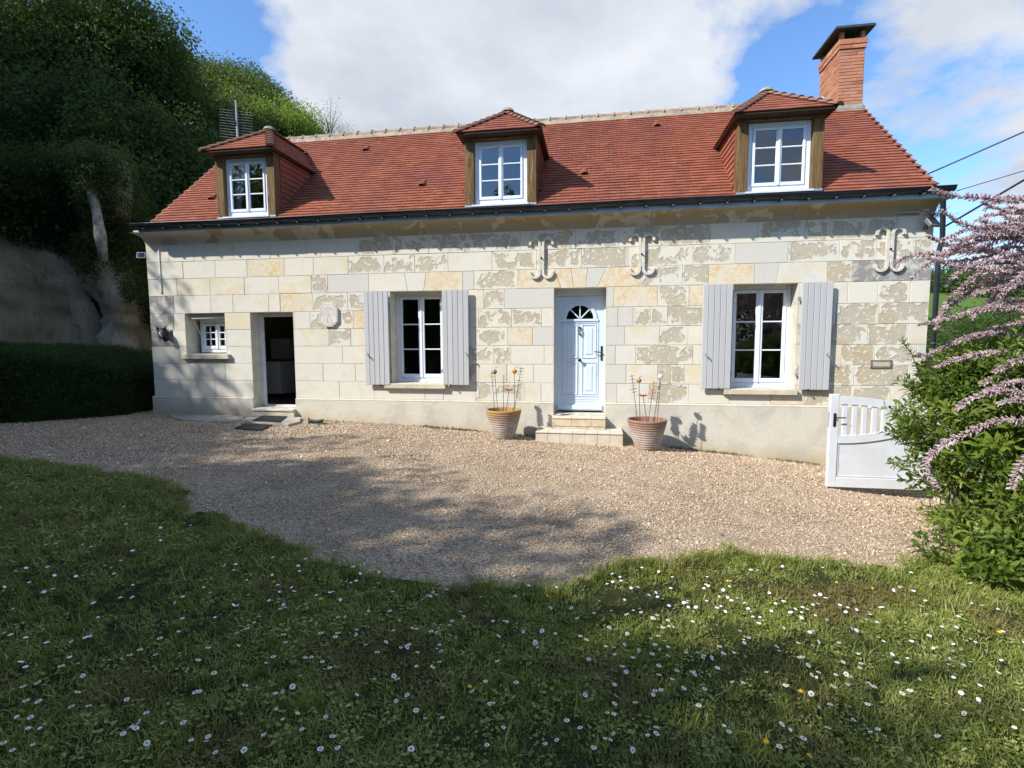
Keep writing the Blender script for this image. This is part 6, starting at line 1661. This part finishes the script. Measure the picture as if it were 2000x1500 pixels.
hilltree(672, 258, 10.0, (.35, .4, .4), CL_Y, 40, 'small sparse bush rising just over the ridge, last on the right', name='sparse_bush', cat='bush', s=(.6, .9), tr=.03)
# pale bare trunk leaning down the bank
b = MB(); w3 = [P(174, 325, 1.7), P(180, 375, 1.45), P(190, 420, 1.3), P(196, 460, 1.25), P(203, 510, 1.3)]
b.tube(w3, [.07, .11, .09, .12, .08], 8); tag(b.build('bare_trunk', 'bark_pale', None, smooth=True), 'pale bare trunk running down the ivy above the rock buttress', 'tree trunk')
# tall trees left of the camera whose shade falls on lawn, yard and bank
row = [(-22.6, .2, 16.5), (-21.8, -3.2, 17.5), (-25.5, -5.5, 19.0), (-27, -1.5, 19), (-23.4, -6.4, 18), (-16.6, -4.6, 8.6), (-14.6, -6.4, 6.9), (-12.4, -8.0, 6.7), (-10.2, -9.7, 7.0), (-8.6, -11.2, 7.2), (-6.9, -13.0, 7.15), (-4.6, -14.6, 7.0), (-1.8, -16.4, 6.8), (-12.6, -11.8, 8.8), (-9.2, -14.6, 8.8), (-16.5, -8.5, 9.6)]  # first five, the tallest, are added unseen to keep sun off the bank
for (x, y, top) in row:
    r = 2.2; z0_ = float(zg(x, y)) if x > -12 else .5
    e = [((x, y, top-r*.95), (r*1.15, r*1.1, r)), ((x-.9, y-.5, top-2.3*r), (r*1.1, r*1.1, r*1.05)), ((x+.3, y+.2, max(1.0, top-3.1*r)), (r, r, r))]
    if top > 12: e += [((x+.3*math.sin(q_), y, top-q_*r), (r*1.25, r*1.3, r*1.2)) for q_ in (4.1, 5.3, 6.6)]
    tree('shade_tree', 'unseen leafy tree standing beyond the left edge that shades the bank and lawn', 'tree', (x, y, z0_), e, 1300 if top > 12 else 760, CL_S, (.9, 1.5), .16, group='shade trees beyond the left edge', limbs=4, inner=.15, nz=.5, fr=.75)
# wood behind the camera (mirrored darkly in the windows)
pts = []
for _ in range(5200):
    x = nrs.uniform(-45, 50); pts.append((x, -27+nrs.normal(0, 1.2)+.02*x, nrs.uniform(-3, 5.0+1.3*mnoise.noise(Vector((x*.2, 0, 0))))))
scatter('wood_edge', pts, rrot(len(pts)), nrs.uniform(1.6, 2.6, len(pts)), CL_M, kind='stuff')

# ------------------------------------------------------------------ far hill on the right
ZT = P(1900, 562, 95).z
def hz2(x, y): return np.interp(y, [20, 34, 48, 95, 150], [-9, -9, -5.5, ZT-.5, ZT+3])+2.2*mnoise.noise(Vector((x*.03, y*.03, 2)))-max(0, 30-x)*.12
hv = []; xs4 = np.linspace(5, 220, 60); ys4 = np.linspace(18, 150, 50)
for x in xs4:
    for y in ys4: hv.append((x, y, float(hz2(x, y))))
hf = [(i*50+j, (i+1)*50+j, (i+1)*50+j+1, i*50+j+1) for i in range(59) for j in range(49)]
b = MB(); b.add(hv, hf); b.build('far_hill', 'meadow', None, smooth=True, kind='structure')
def proj(p):
    d = Vector(p)-CAM; z = d.dot(_f); return 1000+1000*d.dot(_r2)/z, 750-1000*d.dot(_u2)/z
pts = []
for _ in range(9000):
    y = nrs.uniform(36, 112); x = y*nrs.uniform(.50, 1.30); z = float(hz2(x, y))
    u, v = proj((x, y, z))
    if 590 < v-5*math.sin(u*.02)+12 and v < 662 and u < 2200: continue
    pts.append((x, y, z+nrs.uniform(0, 3.2)))
scatter('far_wood', pts, rrot(len(pts)), nrs.uniform(2.2, 4.6, len(pts)), CL_F, kind='stuff')
for (u, v, y, r, lab) in ((1872, 725, 9.0, (1.5, 1.2, 1.5), 'green bush behind the right corner of the house'), (1960, 700, 8.0, (1.6, 1.2, 1.5), 'green bush at the right edge behind the tamarisk'), (2060, 680, 7, (1.6, 1.4, 2.0), 'green bush beyond the right edge behind the tamarisk')):
    q = P(u, v, y); e = [((q.x, q.y, q.z-.3), r), ((q.x, q.y, q.z-1.9), (r[0], r[1], 1.4))]
    tree('garden_bush', lab, 'bush', (q.x, q.y, float(zg(q.x, q.y))), e, 420, CL_M, (.8, 1.2), .08, limbs=4)
